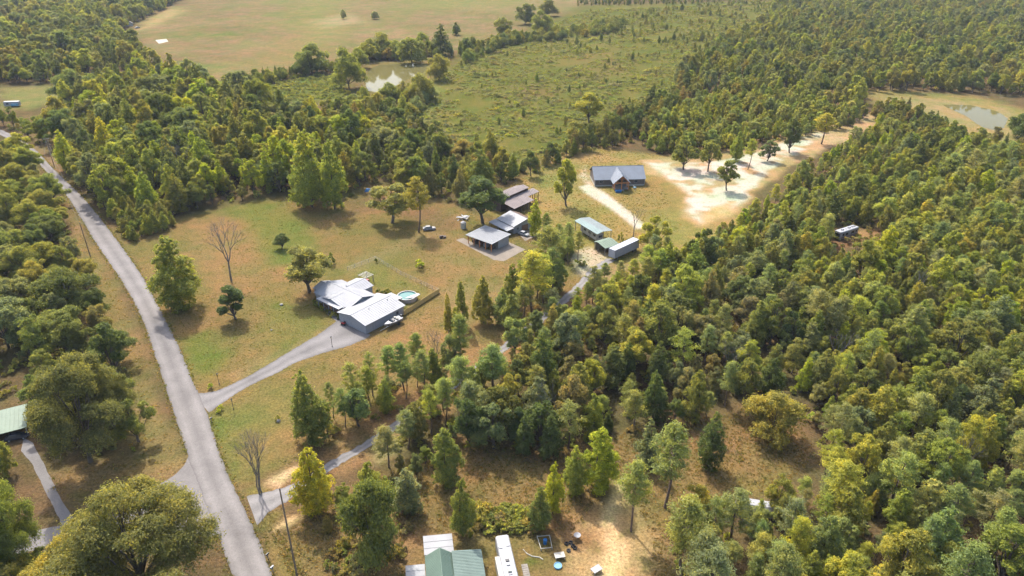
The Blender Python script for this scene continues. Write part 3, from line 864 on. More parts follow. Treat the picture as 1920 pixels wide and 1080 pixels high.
# ------------------------------------------------------------------ woods
# name, ground polygon, [(kind, weight)], height range, spacing, colours, phrase
ZONES = [
    ('west', [(-60, 345), (60, 335), (95, 372), (128, 440), (158, 520), (198, 600), (228, 690), (252, 760), (268, 845), (120, 858), (80, 770), (60, 745), (-60, 740)], [('oak', 5), ('broadleaf', 2)], (10, 14), 7.0, ['olive', 'olive', 'mid', 'grey', 'dark'], 'in the oak wood left of the road'),
    ('westfar', [(-80, 270), (10, 278), (44, 300), (76, 336), (80, 344), (-80, 348)], [('oak', 2), ('broadleaf', 3)], (10, 15), 7.5, ['olive', 'mid', 'lime'], 'in the oak wood left of the road'),
    ('roadend', [(-80, 232), (20, 236), (70, 240), (88, 268), (70, 272), (30, 248), (-80, 250)], [('broadleaf', 3), ('oak', 1)], (9, 13), 6.5, ['olive', 'mid', 'lime'], 'behind the far bend of the road'),
    ('southwest', [(-60, 1090), (60, 1100), (330, 1110), (400, 1160), (420, 1300), (-60, 1300)], [('oak', 3), ('broadleaf', 2)], (9, 13), 7, ['olive', 'mid'], 'at the bottom left beside the road'),
    ('north', [(135, 352), (185, 395), (260, 395), (330, 400), (420, 385), (520, 362), (560, 372), (650, 375), (690, 340), (690, 265), (630, 235), (560, 225), (480, 212), (440, 178), (330, 158), (280, 138), (200, 160), (130, 200), (118, 260)], [('broadleaf', 6), ('oak', 1), ('conical', 4), ('cedar', 1)], (11, 19), 6.4, ['mid', 'dark', 'olive', 'lime', 'grey', 'dark', 'yellow'], 'in the wood north of the lawn'),
    ('roadside', [(190, 395), (325, 395), (330, 425), (250, 455), (215, 430)], [('conical', 3), ('broadleaf', 1)], (6, 9), 3.6, ['olive', 'lime', 'mid'], 'in the thicket between road and lawn'),
    ('belt', [(690, 265), (640, 235), (690, 215), (760, 215), (800, 270), (890, 295), (985, 322), (955, 340), (900, 365), (860, 385), (760, 355), (700, 345)], [('broadleaf', 5), ('conical', 3), ('oak', 1), ('cedar', 1)], (9, 14), 6.0, ['olive', 'mid', 'lime', 'grey', 'dark', 'brown'], 'in the wood between pond and barn'),
    ('pondside', [(650, 205), (690, 190), (720, 190), (760, 175), (815, 185), (770, 230), (680, 225)], [('round', 3), ('conical', 1)], (7, 10), 6.5, ['mid', 'olive', 'grey'], 'on the near bank of the pond'),
    ('pondback', [(640, 125), (680, 105), (760, 100), (860, 95), (900, 85), (880, 105), (810, 112), (700, 118), (660, 140)], [('round', 3), ('conical', 2)], (9, 14), 9, ['mid', 'dark', 'olive'], 'behind the pond'),
    ('fieldhedge', [(430, 165), (500, 150), (560, 132), (640, 128), (640, 138), (560, 142), (490, 162)], [('round', 2), ('cedar', 2)], (7, 10), 6, ['dark', 'mid'], 'in the hedgerow along the far field'),
    ('meadowhedge', [(860, 110), (930, 78), (1000, 66), (1080, 60), (1170, 45), (1160, 62), (1060, 74), (960, 85), (880, 118)], [('round', 3), ('cedar', 1)], (6, 9), 7, ['mid', 'dark', 'olive'], 'in the hedgerow between meadow and far field'),
    ('boundary', [(985, 325), (1060, 285), (1110, 255), (1180, 220), (1260, 182), (1310, 165), (1290, 200), (1200, 268), (1120, 280), (1060, 300), (1000, 335)], [('broadleaf', 4), ('cedar', 2)], (8, 12), 5.6, ['dark', 'mid', 'olive', 'brown'], 'in the dark row between meadow and cabin'),
    ('parcelnorth', [(1200, 272), (1290, 205), (1400, 160), (1510, 182), (1625, 218), (1600, 236), (1540, 250), (1450, 266), (1340, 288), (1235, 290)], [('broadleaf', 5), ('conical', 3)], (7, 11), 5.0, ['lime', 'pale', 'pale', 'olive', 'mid', 'lime'], 'in the pale wood above the sandy clearing'),
    ('parcelsouth', [(1655, 246), (1740, 268), (1560, 378), (1390, 478), (1310, 508), (1268, 492), (1345, 458), (1398, 424), (1448, 380), (1508, 332), (1572, 290), (1640, 246)], [('conical', 4), ('broadleaf', 3), ('pine', 2)], (6, 10), 4.6, ['lime', 'yellow', 'pale', 'olive', 'mid'], 'in the pale wood below the sandy clearing'),
    ('strip', [(1310, 500), (1200, 565), (1100, 628), (900, 758), (830, 815), (725, 882), (712, 858), (785, 798), (885, 724), (988, 648), (1085, 568), (1135, 520), (1240, 495)], [('pine', 5), ('conical', 2), ('broadleaf', 2)], (7.5, 11.5), 4.2, ['pine', 'pale', 'lime', 'olive', 'lime'], 'along the gravel lane'),
    ('corner', [(1012, 452), (1045, 440), (1080, 480), (1100, 500), (1060, 500)], [('pine', 4), ('conical', 1)], (9, 12), 4.6, ['pine', 'lime'], 'between the white car and the sandy yard'),
    ('cluster', [(930, 600), (952, 560), (1010, 535), (1060, 535), (1010, 585), (960, 622)], [('pine', 4), ('conical', 2)], (12, 16), 4.6, ['pine', 'mid', 'lime'], 'in the tall pine cluster right of the yard'),
    ('southeast', [(600, 832), (622, 778), (680, 742), (740, 716), (800, 700), (850, 688), (876, 694), (760, 768), (650, 825)], [('pine', 5), ('conical', 1), ('broadleaf', 1)], (10, 13.5), 4.3, ['pine', 'olive', 'mid', 'lime'], 'in the pine belt below the white-roofed house'),
    ('south', [(872, 838), (940, 795), (1010, 740), (1200, 640), (1420, 522), (1480, 530), (1500, 600), (1490, 735), (1370, 768), (1270, 800), (1120, 822), (1050, 850), (960, 855)], [('broadleaf', 5), ('conical', 3), ('pine', 2)], (10, 14), 5.4, ['mid', 'dark', 'olive', 'grey', 'dark', 'lime', 'brown'], 'in the wood above the brown clearing'),
    ('east', [(1480, 528), (1560, 490), (1660, 462), (1700, 400), (1780, 310), (1840, 292), (1990, 300), (2080, 500), (2100, 900), (1900, 880), (1600, 870), (1545, 850), (1500, 745), (1500, 600)], [('broadleaf', 5), ('conical', 5), ('pine', 3)], (8, 13), 4.0, ['lime', 'olive', 'olive', 'mid', 'grey', 'yellow', 'mid', 'lime', 'olive', 'pale', 'gold'], 'in the dense wood at right'),
    ('behindmotorhome', [(1500, 425), (1570, 415), (1650, 420), (1700, 390), (1780, 300), (1760, 270), (1640, 330), (1520, 400), (1440, 455)], [('broadleaf', 4), ('conical', 3)], (8, 11), 5.0, ['olive', 'mid', 'lime', 'dark'], 'in the wood behind the motorhome'),
    ('southeastpines', [(1260, 1010), (1360, 968), (1480, 940), (1560, 880), (1640, 880), (1900, 890), (2100, 910), (2000, 1300), (1265, 1300)], [('pine', 6), ('broadleaf', 2), ('conical', 2)], (10, 13.5), 4.4, ['pine', 'pine', 'lime', 'olive', 'pale', 'gold'], 'in the pine wood at bottom right'),
    ('fareast', [(1285, 198), (1400, 158), (1510, 180), (1612, 205), (1620, 172), (1750, 172), (1850, 176), (2200, 215), (2200, -40), (1480, -40), (1440, 40), (1330, 100), (1265, 150)], [('broadleaf', 6), ('conical', 2)], (10, 15), 7.2, ['olive', 'mid', 'dark', 'lime', 'grey'], 'in the far wood at upper right'),
    ('southbrush', [(610, 1000), (660, 940), (720, 900), (800, 850), (872, 848), (830, 885), (760, 905), (690, 965)], [('conical', 2), ('broadleaf', 2)], (4, 7.5), 4.6, ['olive', 'mid', 'lime', 'grey'], 'in the brush left of the brown clearing'),
    ('eastfill', [(1310, 508), (1400, 470), (1560, 385), (1745, 272), (1830, 288), (1990, 308), (2080, 500), (1900, 560), (1560, 525), (1480, 532), (1420, 525), (1200, 642), (1100, 632), (1200, 568)], [('broadleaf', 5), ('conical', 4), ('pine', 2)], (7.5, 12), 4.2, ['olive', 'mid', 'lime', 'grey', 'olive', 'dark', 'lime'], 'in the dense wood at right'),
    ('midfill', [(800, 850), (880, 775), (900, 758), (1100, 632), (1310, 508), (1420, 525), (1200, 645), (1010, 745), (940, 800), (872, 845)], [('broadleaf', 4), ('pine', 3), ('conical', 2)], (8, 13), 4.4, ['mid', 'olive', 'dark', 'grey', 'lime'], 'in the wood above the brown clearing'),
    ('eastshore', [(1640, 200), (1700, 212), (1770, 238), (1830, 270), (1940, 296), (1990, 300), (1800, 312), (1740, 272), (1640, 255)], [('broadleaf', 3), ('cedar', 1)], (6, 9), 4.8, ['olive', 'mid', 'dark', 'brown', 'lime'], 'between the pale wood and the right-hand pond'),
    ('farnorthwest', [(-300, 205), (-300, -40), (430, -40), (330, 5), (225, 62), (275, 118), (180, 150), (110, 155), (0, 158)], [('broadleaf', 5), ('oak', 2), ('conical', 1)], (11, 17), 8.0, ['dark', 'mid', 'olive', 'lime', 'grey'], 'in the far wood at upper left'),
    ('farfieldtop', [(430, -25), (900, -40), (900, -55), (430, -50)], [('broadleaf', 1)], (12, 16), 10, ['dark', 'mid'], 'beyond the far field'),
    ('fartop', [(1080, 12), (1300, 8), (1480, -10), (1480, -40), (1100, -40)], [('conical', 2), ('broadleaf', 1)], (5, 9), 9, ['mid', 'dark', 'olive'], 'in the scrub beyond the meadow'),
]
KEEP = [poly(q) for q in (
    [(360, 730), (640, 590), (700, 635), (610, 670), (390, 780)],                                  # driveway
    [(640, 860), (700, 825), (690, 850), (640, 880)], [(820, 735), (880, 700), (882, 745), (830, 760)],
    [(1075, 470), (1200, 445), (1222, 500), (1205, 532), (1110, 532)],
    [(1552, 462), (1572, 422), (1652, 420), (1655, 505), (1558, 525)],                              # motorhome
    [(1365, 925), (1465, 925), (1465, 968), (1365, 968)],                                        # trailer at right
    [(1640, 174), (1760, 176), (1890, 194), (1915, 256), (1850, 258), (1800, 218), (1700, 192), (1640, 186)],                 # right pond
    [(678, 182), (682, 116), (812, 112), (806, 142), (745, 182)],                                   # pond
    [(675, 372), (675, 340), (720, 340), (720, 372)],
    [(86, 262), (112, 262), (130, 330), (88, 330)], [(0, 160), (110, 160), (115, 210), (0, 230)],
    [(-60, 690), (62, 690), (80, 860), (150, 990), (-60, 880)],
    [(225, 60), (275, 40), (330, 10), (345, 25), (270, 90), (235, 80)],
)]
ROADP = np.array([W(*q)[:2] for q in RL] + [W(*q)[:2] for q in RR[::-1]])
CELL = 4.0
grid = {}
def ok_spot(x, y, s):
    cx, cy = int(x // CELL), int(y // CELL)
    k = int(s // CELL) + 1
    for i in range(cx - k, cx + k + 1):
        for j in range(cy - k, cy + k + 1):
            for (qx, qy, qs) in grid.get((i, j), ()):
                m = min(s, qs)
                if (qx - x) ** 2 + (qy - y) ** 2 < m * m: return False
    return True
def put_spot(x, y, s): grid.setdefault((int(x // CELL), int(y // CELL)), []).append((x, y, s))
for x, y, r_ in taken: put_spot(x, y, max(r_, 3.2))

forest = []    # (kind, x, y, H, Rad, colour, zone)
for zn, pts, mix, (h0, h1), sp, cols, phrase in ZONES:
    q = poly(pts)
    lo, hi = q.min(0), q.max(0)
    area = (hi - lo).prod()
    C = nr.uniform(lo, hi, (min(int(area / sp ** 2 * 4.5), 120000), 2))
    C = C[inside(C, q)]
    bad = sdist(C, ROADP) > -3.5 if zn in ('west', 'westfar', 'roadside', 'north', 'southwest', 'roadend') else np.zeros(len(C), bool)
    for k in KEEP: bad |= inside(C, k)
    C = C[~bad]
    kk = [k for k, w in mix for _ in range(w)]
    for x, y in C:
        s = sp * rnd.uniform(0.62, 1.08)
        kind = rnd.choice(kk)
        if kind == 'oak': s *= 1.25
        if not ok_spot(x, y, s): continue
        put_spot(x, y, s)
        H = rnd.uniform(h0, h1) * rnd.choice([0.5, 0.65, 0.8, 0.9, 1.0, 1.0, 1.1, 1.25])
        rat = {'oak': 0.42, 'broadleaf': 0.26, 'round': 0.42, 'conical': 0.25, 'cedar': 0.22, 'pine': 0.21}[kind]
        Rad = H * rat * rnd.uniform(0.82, 1.25)
        cn = rnd.choice(cols)
        if kind == 'pine': cn = rnd.choice(['pine', 'pine', 'pine', 'grey', 'lime'])
        forest.append((kind, x, y, H, Rad, cn, zn))

# the ones that show largest become trees of their own, the rest one mass of wood
LIMIT = {'broadleaf': 300, 'pine': 290, 'conical': 290, 'oak': 80, 'cedar': 30, 'round': 100}
COLWORD = {'olive': 'olive-green', 'dark': 'dark green', 'yellow': 'yellow-green', 'mid': 'green', 'grey': 'greyish green', 'brown': 'brownish', 'pine': 'pale green', 'gold': 'golden', 'lime': 'light green', 'pale': 'yellowish'}
KWORD = {'round': 'rounded tree', 'broadleaf': 'broad-crowned tree', 'oak': 'spreading oak', 'conical': 'pointed young tree', 'cedar': 'narrow cedar', 'pine': 'bare-trunked pine'}
zphrase = {z[0]: z[6] for z in ZONES}
ranked = {}
for i, (kind, x, y, H, Rad, cn, zn) in enumerate(forest):
    u, v, d = pix(x, y, H * 0.75)
    if -5 < u < 1925 and -5 < v < 1085: ranked.setdefault(kind, []).append((d / H, i))
own = set()
for k, l in ranked.items():
    l.sort()
    own |= {i for _, i in l[:LIMIT[k]]}
print('FOREST', len(forest), {k: len(l) for k, l in ranked.items()}, 'own', len(own))
rest = []
zbox = {}
for i in own:
    kind, x, y, H, Rad, cn, zn = forest[i]
    u, v, d = pix(x, y, H * 0.7)
    b = zbox.setdefault(zn, [1e9, -1e9, 1e9, -1e9])
    b[0] = min(b[0], u); b[1] = max(b[1], u); b[2] = min(b[2], v); b[3] = max(b[3], v)
def which_part(zn, u, v):
    b = zbox[zn]
    if b[1] - b[0] > 420 and b[3] - b[2] > 170:
        a = min(4, int(5 * (u - b[0]) / max(b[1] - b[0], 1))); c = min(4, int(5 * (v - b[2]) / max(b[3] - b[2], 1)))
        return '%s %s' % (('top', 'upper', 'middle', 'lower', 'bottom')[c], ('far left', 'left', 'centre', 'right', 'far right')[a])
    a = min(2, int(3 * (u - b[0]) / max(b[1] - b[0], 1))); c = min(2, int(3 * (v - b[2]) / max(b[3] - b[2], 1)))
    ww = (('upper left', 'upper middle', 'upper right'), ('left middle', 'centre', 'right middle'), ('lower left', 'lower middle', 'lower right'))[c][a]
    return ww + ' part'
zh = {z[0]: z[3] for z in ZONES}
for i, (kind, x, y, H, Rad, cn, zn) in enumerate(forest):
    if i in own:
        u, v, d = pix(x, y, H * 0.7)
        h0, h1 = zh[zn]
        size = 'tall' if H > h0 + 0.7 * (h1 - h0) else ('low' if H < h0 * 0.95 else 'middling')
        slim = 'slim ' if Rad / H < 0.22 and kind != 'pine' else ''
        lab = '%s %s%s %s %s, %s' % (size, slim, COLWORD[cn], KWORD[kind], zphrase[zn].replace('in the wood', 'in wood').replace('in the ', 'in '), which_part(zn, u, v).replace(' part', ''))
        if len(lab.split()) > 16: lab = lab.replace('slim ', '').replace('young ', '')
        tree_thing(kind, (x, y, 0), H, Rad, tint(cn), lab, 'woodland trees ' + zphrase[zn])
    else:
        rest.append((kind, x, y, H, Rad, cn))

# ---- masses: points that carry trees through geometry nodes
WHOLE = {}
def mass_variants(kind):
    """prepared whole trees of a kind: (index, height, radius)"""
    if kind in WHOLE: return WHOLE[kind]
    c = bpy.data.collections.get('mass_trees') or bpy.data.collections.new('mass_trees')
    out = []
    for j, (tm, cm, h0, r0) in enumerate(VARS[kind]):
        Vt = np.empty(len(tm.vertices) * 3, np.float32); tm.vertices.foreach_get('co', Vt)
        Vc = np.empty(len(cm.vertices) * 3, np.float32); cm.vertices.foreach_get('co', Vc)
        Vt = Vt.reshape(-1, 3); Vc = Vc.reshape(-1, 3)
        Ft = np.array([list(p.vertices) for p in tm.polygons if len(p.vertices) == 4])
        Fc = np.arange(len(Vc)).reshape(-1, 4) + len(Vt)
        tone = np.empty(len(Vc), np.float32); cm.attributes['tone'].data.foreach_get('value', tone)
        me = fast_mesh('tree_%s_%d' % (kind, j), np.concatenate([Vt, Vc]), np.concatenate([Ft, Fc]), [tm.materials[0], LEAFM], False,
                       np.concatenate([np.zeros(len(Vt)), tone]), [0] * len(Ft) + [1] * len(Fc))
        c.objects.link(bpy.data.objects.new('m%04d' % len(c.objects), me))
        out.append((len(c.objects) - 1, h0, r0))
    WHOLE[kind] = out
    return out

def mass(name, items, label):
    """one object whose points carry the given trees / bushes"""
    P, S, Z, I, K = [], [], [], [], []
    for kind, x, y, H, Rad, cn in items:
        v = rnd.choice(mass_variants(kind))
        P.append((x, y, 0)); S.append((Rad / v[2], Rad / v[2], H / v[1])); Z.append((0, 0, rnd.random() * 6.28)); I.append(v[0]); K.append(tint(cn))
    me = bpy.data.meshes.new(name)
    me.from_pydata(P, [], [])
    for an, ty, key, val in (('iscale', 'FLOAT_VECTOR', 'vector', S), ('irot', 'FLOAT_VECTOR', 'vector', Z), ('iidx', 'INT', 'value', I), ('tintc', 'FLOAT_COLOR', 'color', K)):
        a = me.attributes.new(an, ty, 'POINT')
        a.data.foreach_set(key, np.array(val, np.int32 if ty == 'INT' else np.float32).ravel())
    o = link(bpy.data.objects.new(name, me))
    ng = bpy.data.node_groups.new(name, 'GeometryNodeTree')
    ng.interface.new_socket('Geometry', in_out='INPUT', socket_type='NodeSocketGeometry')
    ng.interface.new_socket('Geometry', in_out='OUTPUT', socket_type='NodeSocketGeometry')
    gi = ng.nodes.new('NodeGroupInput'); go = ng.nodes.new('NodeGroupOutput')
    ci = ng.nodes.new('GeometryNodeCollectionInfo')
    ci.inputs['Collection'].default_value = bpy.data.collections['mass_trees']
    ci.inputs['Separate Children'].default_value = True
    ci.inputs['Reset Children'].default_value = True
    ip = ng.nodes.new('GeometryNodeInstanceOnPoints')
    ip.inputs['Pick Instance'].default_value = True
    def attr(n, t):
        a = ng.nodes.new('GeometryNodeInputNamedAttribute'); a.data_type = t; a.inputs['Name'].default_value = n
        return a.outputs['Attribute']
    L = ng.links.new
    L(gi.outputs[0], ip.inputs['Points']); L(ci.outputs[0], ip.inputs['Instance'])
    L(attr('iidx', 'INT'), ip.inputs['Instance Index'])
    e2r = ng.nodes.new('FunctionNodeEulerToRotation')
    L(attr('irot', 'FLOAT_VECTOR'), e2r.inputs[0]); L(e2r.outputs[0], ip.inputs['Rotation'])
    L(attr('iscale', 'FLOAT_VECTOR'), ip.inputs['Scale'])
    L(ip.outputs[0], go.inputs[0])
    md = o.modifiers.new('scatter', 'NODES'); md.node_group = ng
    return tag(o, label, None, None, 'stuff')

mass('forest', rest, 'far and dense mixed woodland reading as one canopy')

# ---- scrub: saplings and weeds of the meadow, undergrowth in the woods
def scatter(pts, n, sizes, cols, kinds=('bush',), flat=0.8, dens=None, keep=True):
    q = poly(pts); lo, hi = q.min(0), q.max(0)
    C = nr.uniform(lo, hi, (n, 2)); C = C[inside(C, q)]
    C = C[sdist(C, ROADP) < -2.5]
    out = []
    m = fbm(C[:, 0], C[:, 1], 25, 3)
    for (x, y), mm in zip(C, m):
        if dens is not None and mm < dens: continue
        k = rnd.choice(kinds); s = rnd.uniform(*sizes) * (1.6 if rnd.random() < 0.08 else 1)
        if k == 'bush': out.append((k, x, y, s * flat * 1.5, s * rnd.uniform(0.7, 1.2), rnd.choice(cols)))
        else: out.append((k, x, y, s * 2.4, s * 0.6, rnd.choice(cols)))
    return out
MEADOW = [(785, 255), (805, 175), (865, 112), (960, 78), (1100, 20), (1460, 5), (1410, 90), (1330, 125), (1220, 195), (1090, 255), (960, 325), (855, 300)]
sc = scatter(MEADOW, 30000, (0.5, 1.5), ['olive', 'lime', 'lime', 'mid', 'olive', 'yellow', 'grey'], flat=0.42, dens=0.33) + scatter(MEADOW, 3500, (1.2, 2.6), ['olive', 'lime', 'mid', 'grey', 'brown'], flat=0.4, dens=0.42)
sc += scatter(MEADOW, 900, (0.9, 2.0), ['mid', 'dark', 'olive', 'lime'], ('conical', 'bush', 'cedar'), dens=0.45)
sc += scatter([(1060, 100), (1120, 40), (1480, -20), (1440, 60), (1330, 110), (1200, 110)], 2600, (1.2, 2.6), ['mid', 'olive', 'lime', 'dark'], ('conical', 'bush'), dens=0.42)
sc += scatter([(480, 168), (560, 148), (640, 142), (655, 178), (590, 192), (490, 184)], 900, (0.8, 1.5), ['mid', 'lime'], flat=0.6)
sc += scatter([(430, 172), (560, 140), (640, 135), (640, 142), (560, 148), (450, 180)], 250, (1.0, 2.0), ['dark', 'mid'])
mass('scrub', sc, 'low weeds, brush and saplings overgrowing the meadow')
def turf(pts, n, sizes, cols, dens=None):
    return [('tuft', x, y, H * 0.20, Rad * 0.36, c) for _, x, y, H, Rad, c in scatter(pts, n, sizes, cols, ('bush',), 0.8, dens)]
LAWN = [(205, 430), (330, 405), (560, 365), (640, 345), (700, 340), (880, 395), (1000, 455), (1105, 525), (990, 610), (860, 700), (640, 815), (450, 930), (395, 800), (365, 720), (300, 590), (250, 490)]
YARD = [(520, 1000), (700, 900), (860, 835), (1100, 820), (1250, 800), (1400, 765), (1480, 760), (1530, 850), (1480, 905), (1350, 950), (1260, 1000), (1245, 1150), (520, 1150)]
DRIVEP = np.array([W(*q)[:2] for q in [(355, 738), (440, 710), (520, 668), (600, 615), (640, 590), (700, 628), (655, 655), (553, 688), (477, 725), (392, 782)]])
LANEP = np.array([W(*q)[:2] for q in [(458, 928), (556, 900), (690, 820), (860, 705), (1060, 550), (1140, 482), (1160, 490), (1080, 560), (876, 720), (705, 838), (562, 928), (482, 990)]])
gr = turf(YARD, 15000, (0.4, 1.0), ['straw', 'straw', 'straw', 'straw', 'turf']) + turf(LAWN, 20000, (0.3, 0.6), ['straw', 'turf', 'turf'], 0.46)
gr += turf([(120, 352), (165, 440), (215, 520), (255, 620), (285, 700), (310, 780), (345, 870), (290, 930), (150, 960), (80, 900), (200, 860), (250, 760), (200, 640), (150, 520)], 9000, (0.5, 1.0), ['straw', 'straw', 'turf'])
gr += turf([(905, 400), (960, 345), (1090, 275), (1200, 285), (1280, 300), (1280, 420), (1240, 480), (1100, 490), (1000, 440)], 9000, (0.4, 0.8), ['straw', 'turf'], 0.45)
gr += turf([(480, 1000), (520, 990), (640, 1180), (560, 1180)], 2500, (0.5, 1.0), ['straw', 'turf'])
edge = []
for line, sg in ((RL, -1), (RR, 1)):
    pts = resample([W(*q) for q in line], 0.35)
    for p0, p1 in zip(pts[:-1], pts[1:]):
        if not (60 < p0.y < 330): continue
        n_ = Vector(((p1 - p0).y, -(p1 - p0).x, 0)).normalized()
        if n_.x * sg < 0: n_ = -n_
        if rnd.random() < 0.75:
            q = p0 + n_ * abs(rnd.gauss(0, 0.55)) - n_ * 0.12
            edge.append(('tuft', q.x, q.y, rnd.uniform(0.12, 0.3), rnd.uniform(0.14, 0.34), rnd.choice(['straw', 'turf', 'turf'])))
gr += edge
gp = np.array([(q[1], q[2]) for q in gr])
HOUSEP = np.array([W(*q)[:2] for q in [(600, 555), (640, 520), (700, 520), (760, 560), (760, 595), (690, 630), (640, 605)]])
for bp in ([(1080, 990), (1150, 900), (1180, 905), (1225, 1010), (1215, 1150), (1090, 1150)], [(1080, 345), (1110, 340), (1220, 428), (1190, 436)], [(1200, 298), (1300, 290), (1300, 430), (1270, 400), (1230, 335)], [(860, 440), (960, 420), (1000, 470), (930, 495), (855, 460)], [(760, 1000), (1085, 995), (1085, 1090), (760, 1090)]):
    gp[inside(gp, poly(bp))] = W(620, 570)[:2]
SIDEP = poly([(360, 835), (345, 872), (325, 893), (180, 965), (-60, 1015), (-60, 1062), (180, 1020), (395, 1010), (450, 1010)])
okg = ~inside(gp, SIDEP) & (sdist(gp, DRIVEP) < -0.3) & (sdist(gp, LANEP) < -0.3) & ~inside(gp, HOUSEP)
mass('grass', [g_ for g_, k_ in zip(gr, okg) if k_], 'tufts of dry and green grass on lawns and verges')
ug = []
for zn, pts, mix, hh, sp, cols, phrase in ZONES:
    if zn.startswith('far') or zn in ('westfar', 'pondback', 'meadowhedge', 'fieldhedge'): continue
    q = poly(pts); a = (q.max(0) - q.min(0)).prod()
    ug += scatter(pts, int(min(a / 14, 9000)), (0.6, 1.5), ['olive', 'mid', 'brown', 'lime', 'grey'])
ug += scatter([(890, 1000), (905, 950), (985, 960), (1003, 1000)], 90, (0.7, 1.5), ['olive', 'mid', 'brown', 'lime'])
ug += scatter([(600, 1060), (680, 990), (770, 985), (760, 1040), (640, 1080)], 70, (0.6, 1.3), ['olive', 'brown', 'mid'])
mass('undergrowth', ug, 'bushes and saplings growing beneath the woodland trees')
#@@ENDTREES
# ------------------------------------------------------------------ building helpers
def metal(name, col, rough=0.6, vary=0.14): return plain(name, tuple(0.68 * x for x in col), rough, 0.0, vary, 0.35, spec=0.22)
WHITE_ROOF = metal('white_metal_roof', (0.38, 0.38, 0.385)); GREY_ROOF = metal('grey_metal_roof', (0.260, 0.265, 0.270)); CABIN_ROOF = metal('blue_grey_metal_roof', (0.216, 0.240, 0.270))
MAUVE_ROOF = metal('weathered_mauve_roof', (0.240, 0.192, 0.174), 0.6, 0.25); RUST_ROOF = metal('rusty_roof', (0.225, 0.143, 0.090), 0.7, 0.4)
TEAL_ROOF = metal('pale_teal_roof', (0.19, 0.27, 0.255)); GREEN_ROOF = metal('green_metal_roof', (0.150, 0.217, 0.165)); PALEGREEN = metal('pale_green_roof', (0.187, 0.244, 0.172)); LIGHTGREEN = metal('light_green_roof', (0.162, 0.222, 0.186))
SIDING = plain('pale_siding', (0.25, 0.255, 0.265), 0.6, vary=0.08); WHITE = plain('white_paint', (0.235, 0.235, 0.235), 0.5, vary=0.1); CREAM_P = plain('cream_paint', (0.312, 0.291, 0.239), 0.6, vary=0.1)
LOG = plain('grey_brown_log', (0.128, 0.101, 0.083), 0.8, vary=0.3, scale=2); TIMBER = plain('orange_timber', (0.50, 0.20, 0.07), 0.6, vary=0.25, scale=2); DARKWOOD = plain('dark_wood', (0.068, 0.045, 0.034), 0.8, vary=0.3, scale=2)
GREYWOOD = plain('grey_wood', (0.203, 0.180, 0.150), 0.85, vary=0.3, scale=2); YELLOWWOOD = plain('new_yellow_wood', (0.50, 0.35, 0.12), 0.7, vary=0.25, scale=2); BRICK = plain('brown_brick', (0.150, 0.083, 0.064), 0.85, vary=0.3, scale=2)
BLACK = plain('black_metal', (0.015, 0.015, 0.017), 0.5, vary=0.1); TYRE = plain('rubber', (0.019, 0.019, 0.019), 0.9, vary=0.1); STEEL = plain('galvanised_steel', (0.228, 0.234, 0.240), 0.4, vary=0.15); CONC = plain('concrete_block', (0.240, 0.222, 0.198), 0.9, vary=0.15)
RED = plain('red_paint', (0.240, 0.018, 0.018), 0.35, vary=0.1); BLUE = plain('blue_plastic', (0.018, 0.114, 0.270), 0.4, vary=0.12); LBLUE = plain('light_blue_plastic', (0.078, 0.218, 0.312), 0.4, vary=0.1); GREYP = plain('grey_paint', (0.210, 0.210, 0.217), 0.5, vary=0.2)
GREENWALL = plain('green_siding', (0.090, 0.150, 0.053), 0.7, vary=0.15); DARKCAR = plain('dark_car_paint', (0.022, 0.026, 0.038), 0.25, vary=0.05); OLDCAR = plain('faded_car_paint', (0.225, 0.210, 0.195), 0.6, vary=0.35); POOLW = plain('pool_water', (0.018, 0.115, 0.10), 0.06, vary=0.12); LAWN_M = plain('lamp_glass', (0.312, 0.270, 0.182), 0.3, vary=0.05)
GL = glass()

def part(mb, name, mat, parent, label=None, smooth=False):
    o = mb.build(name, mat, parent, smooth)
    if label: o['label'] = label
    return o

def body(par, x0, x1, y0, y1, ze, zr, ax, mat, name='wall', z0=0.0, rp=0.5):
    """gabled box; ax = direction of the ridge, rp = ridge position"""
    mb = MB()
    if ax == 'X':
        ym = y0 + (y1 - y0) * rp
        s = [(y0, z0), (y1, z0), (y1, ze), (ym, zr), (y0, ze)]
        V = [(x0, y, z) for y, z in s] + [(x1, y, z) for y, z in s]
    else:
        xm = x0 + (x1 - x0) * rp
        s = [(x0, z0), (x0, ze), (xm, zr), (x1, ze), (x1, z0)]
        V = [(x, y0, z) for x, z in s] + [(x, y1, z) for x, z in s]
    mb.add(V, [(4, 3, 2, 1, 0), (5, 6, 7, 8, 9)] + [(i, (i + 1) % 5, (i + 1) % 5 + 5, i + 5) for i in range(5)])
    return part(mb, name, mat, par)

def plane_roof(par, c, mat, name='roof', th=0.1, rib=0.75, ribdir=None, lift=0.045):
    """roof sheet through 4 corners (ccw from above, first edge = eave), with raised seams running up the slope"""
    mb = MB().slab(c, th)
    o = part(mb, name, mat, par)
    if rib:
        a, b, d, e = (Vector(q) for q in c)      # a-b eave, e-d ridge
        n = int((b - a).length / rib)
        m2 = MB()
        w = (b - a).normalized() * 0.03
        for i in range(1, n):
            t = i / n
            p = a.lerp(b, t); q = e.lerp(d, t)
            up = Vector((0, 0, lift))
            m2.hexa([p - w, p + w, q + w, q - w], [p - w + up, p + w + up, q + w + up, q - w + up])
        if n > 1: part(m2, 'roof_seams', mat, o)
    return o

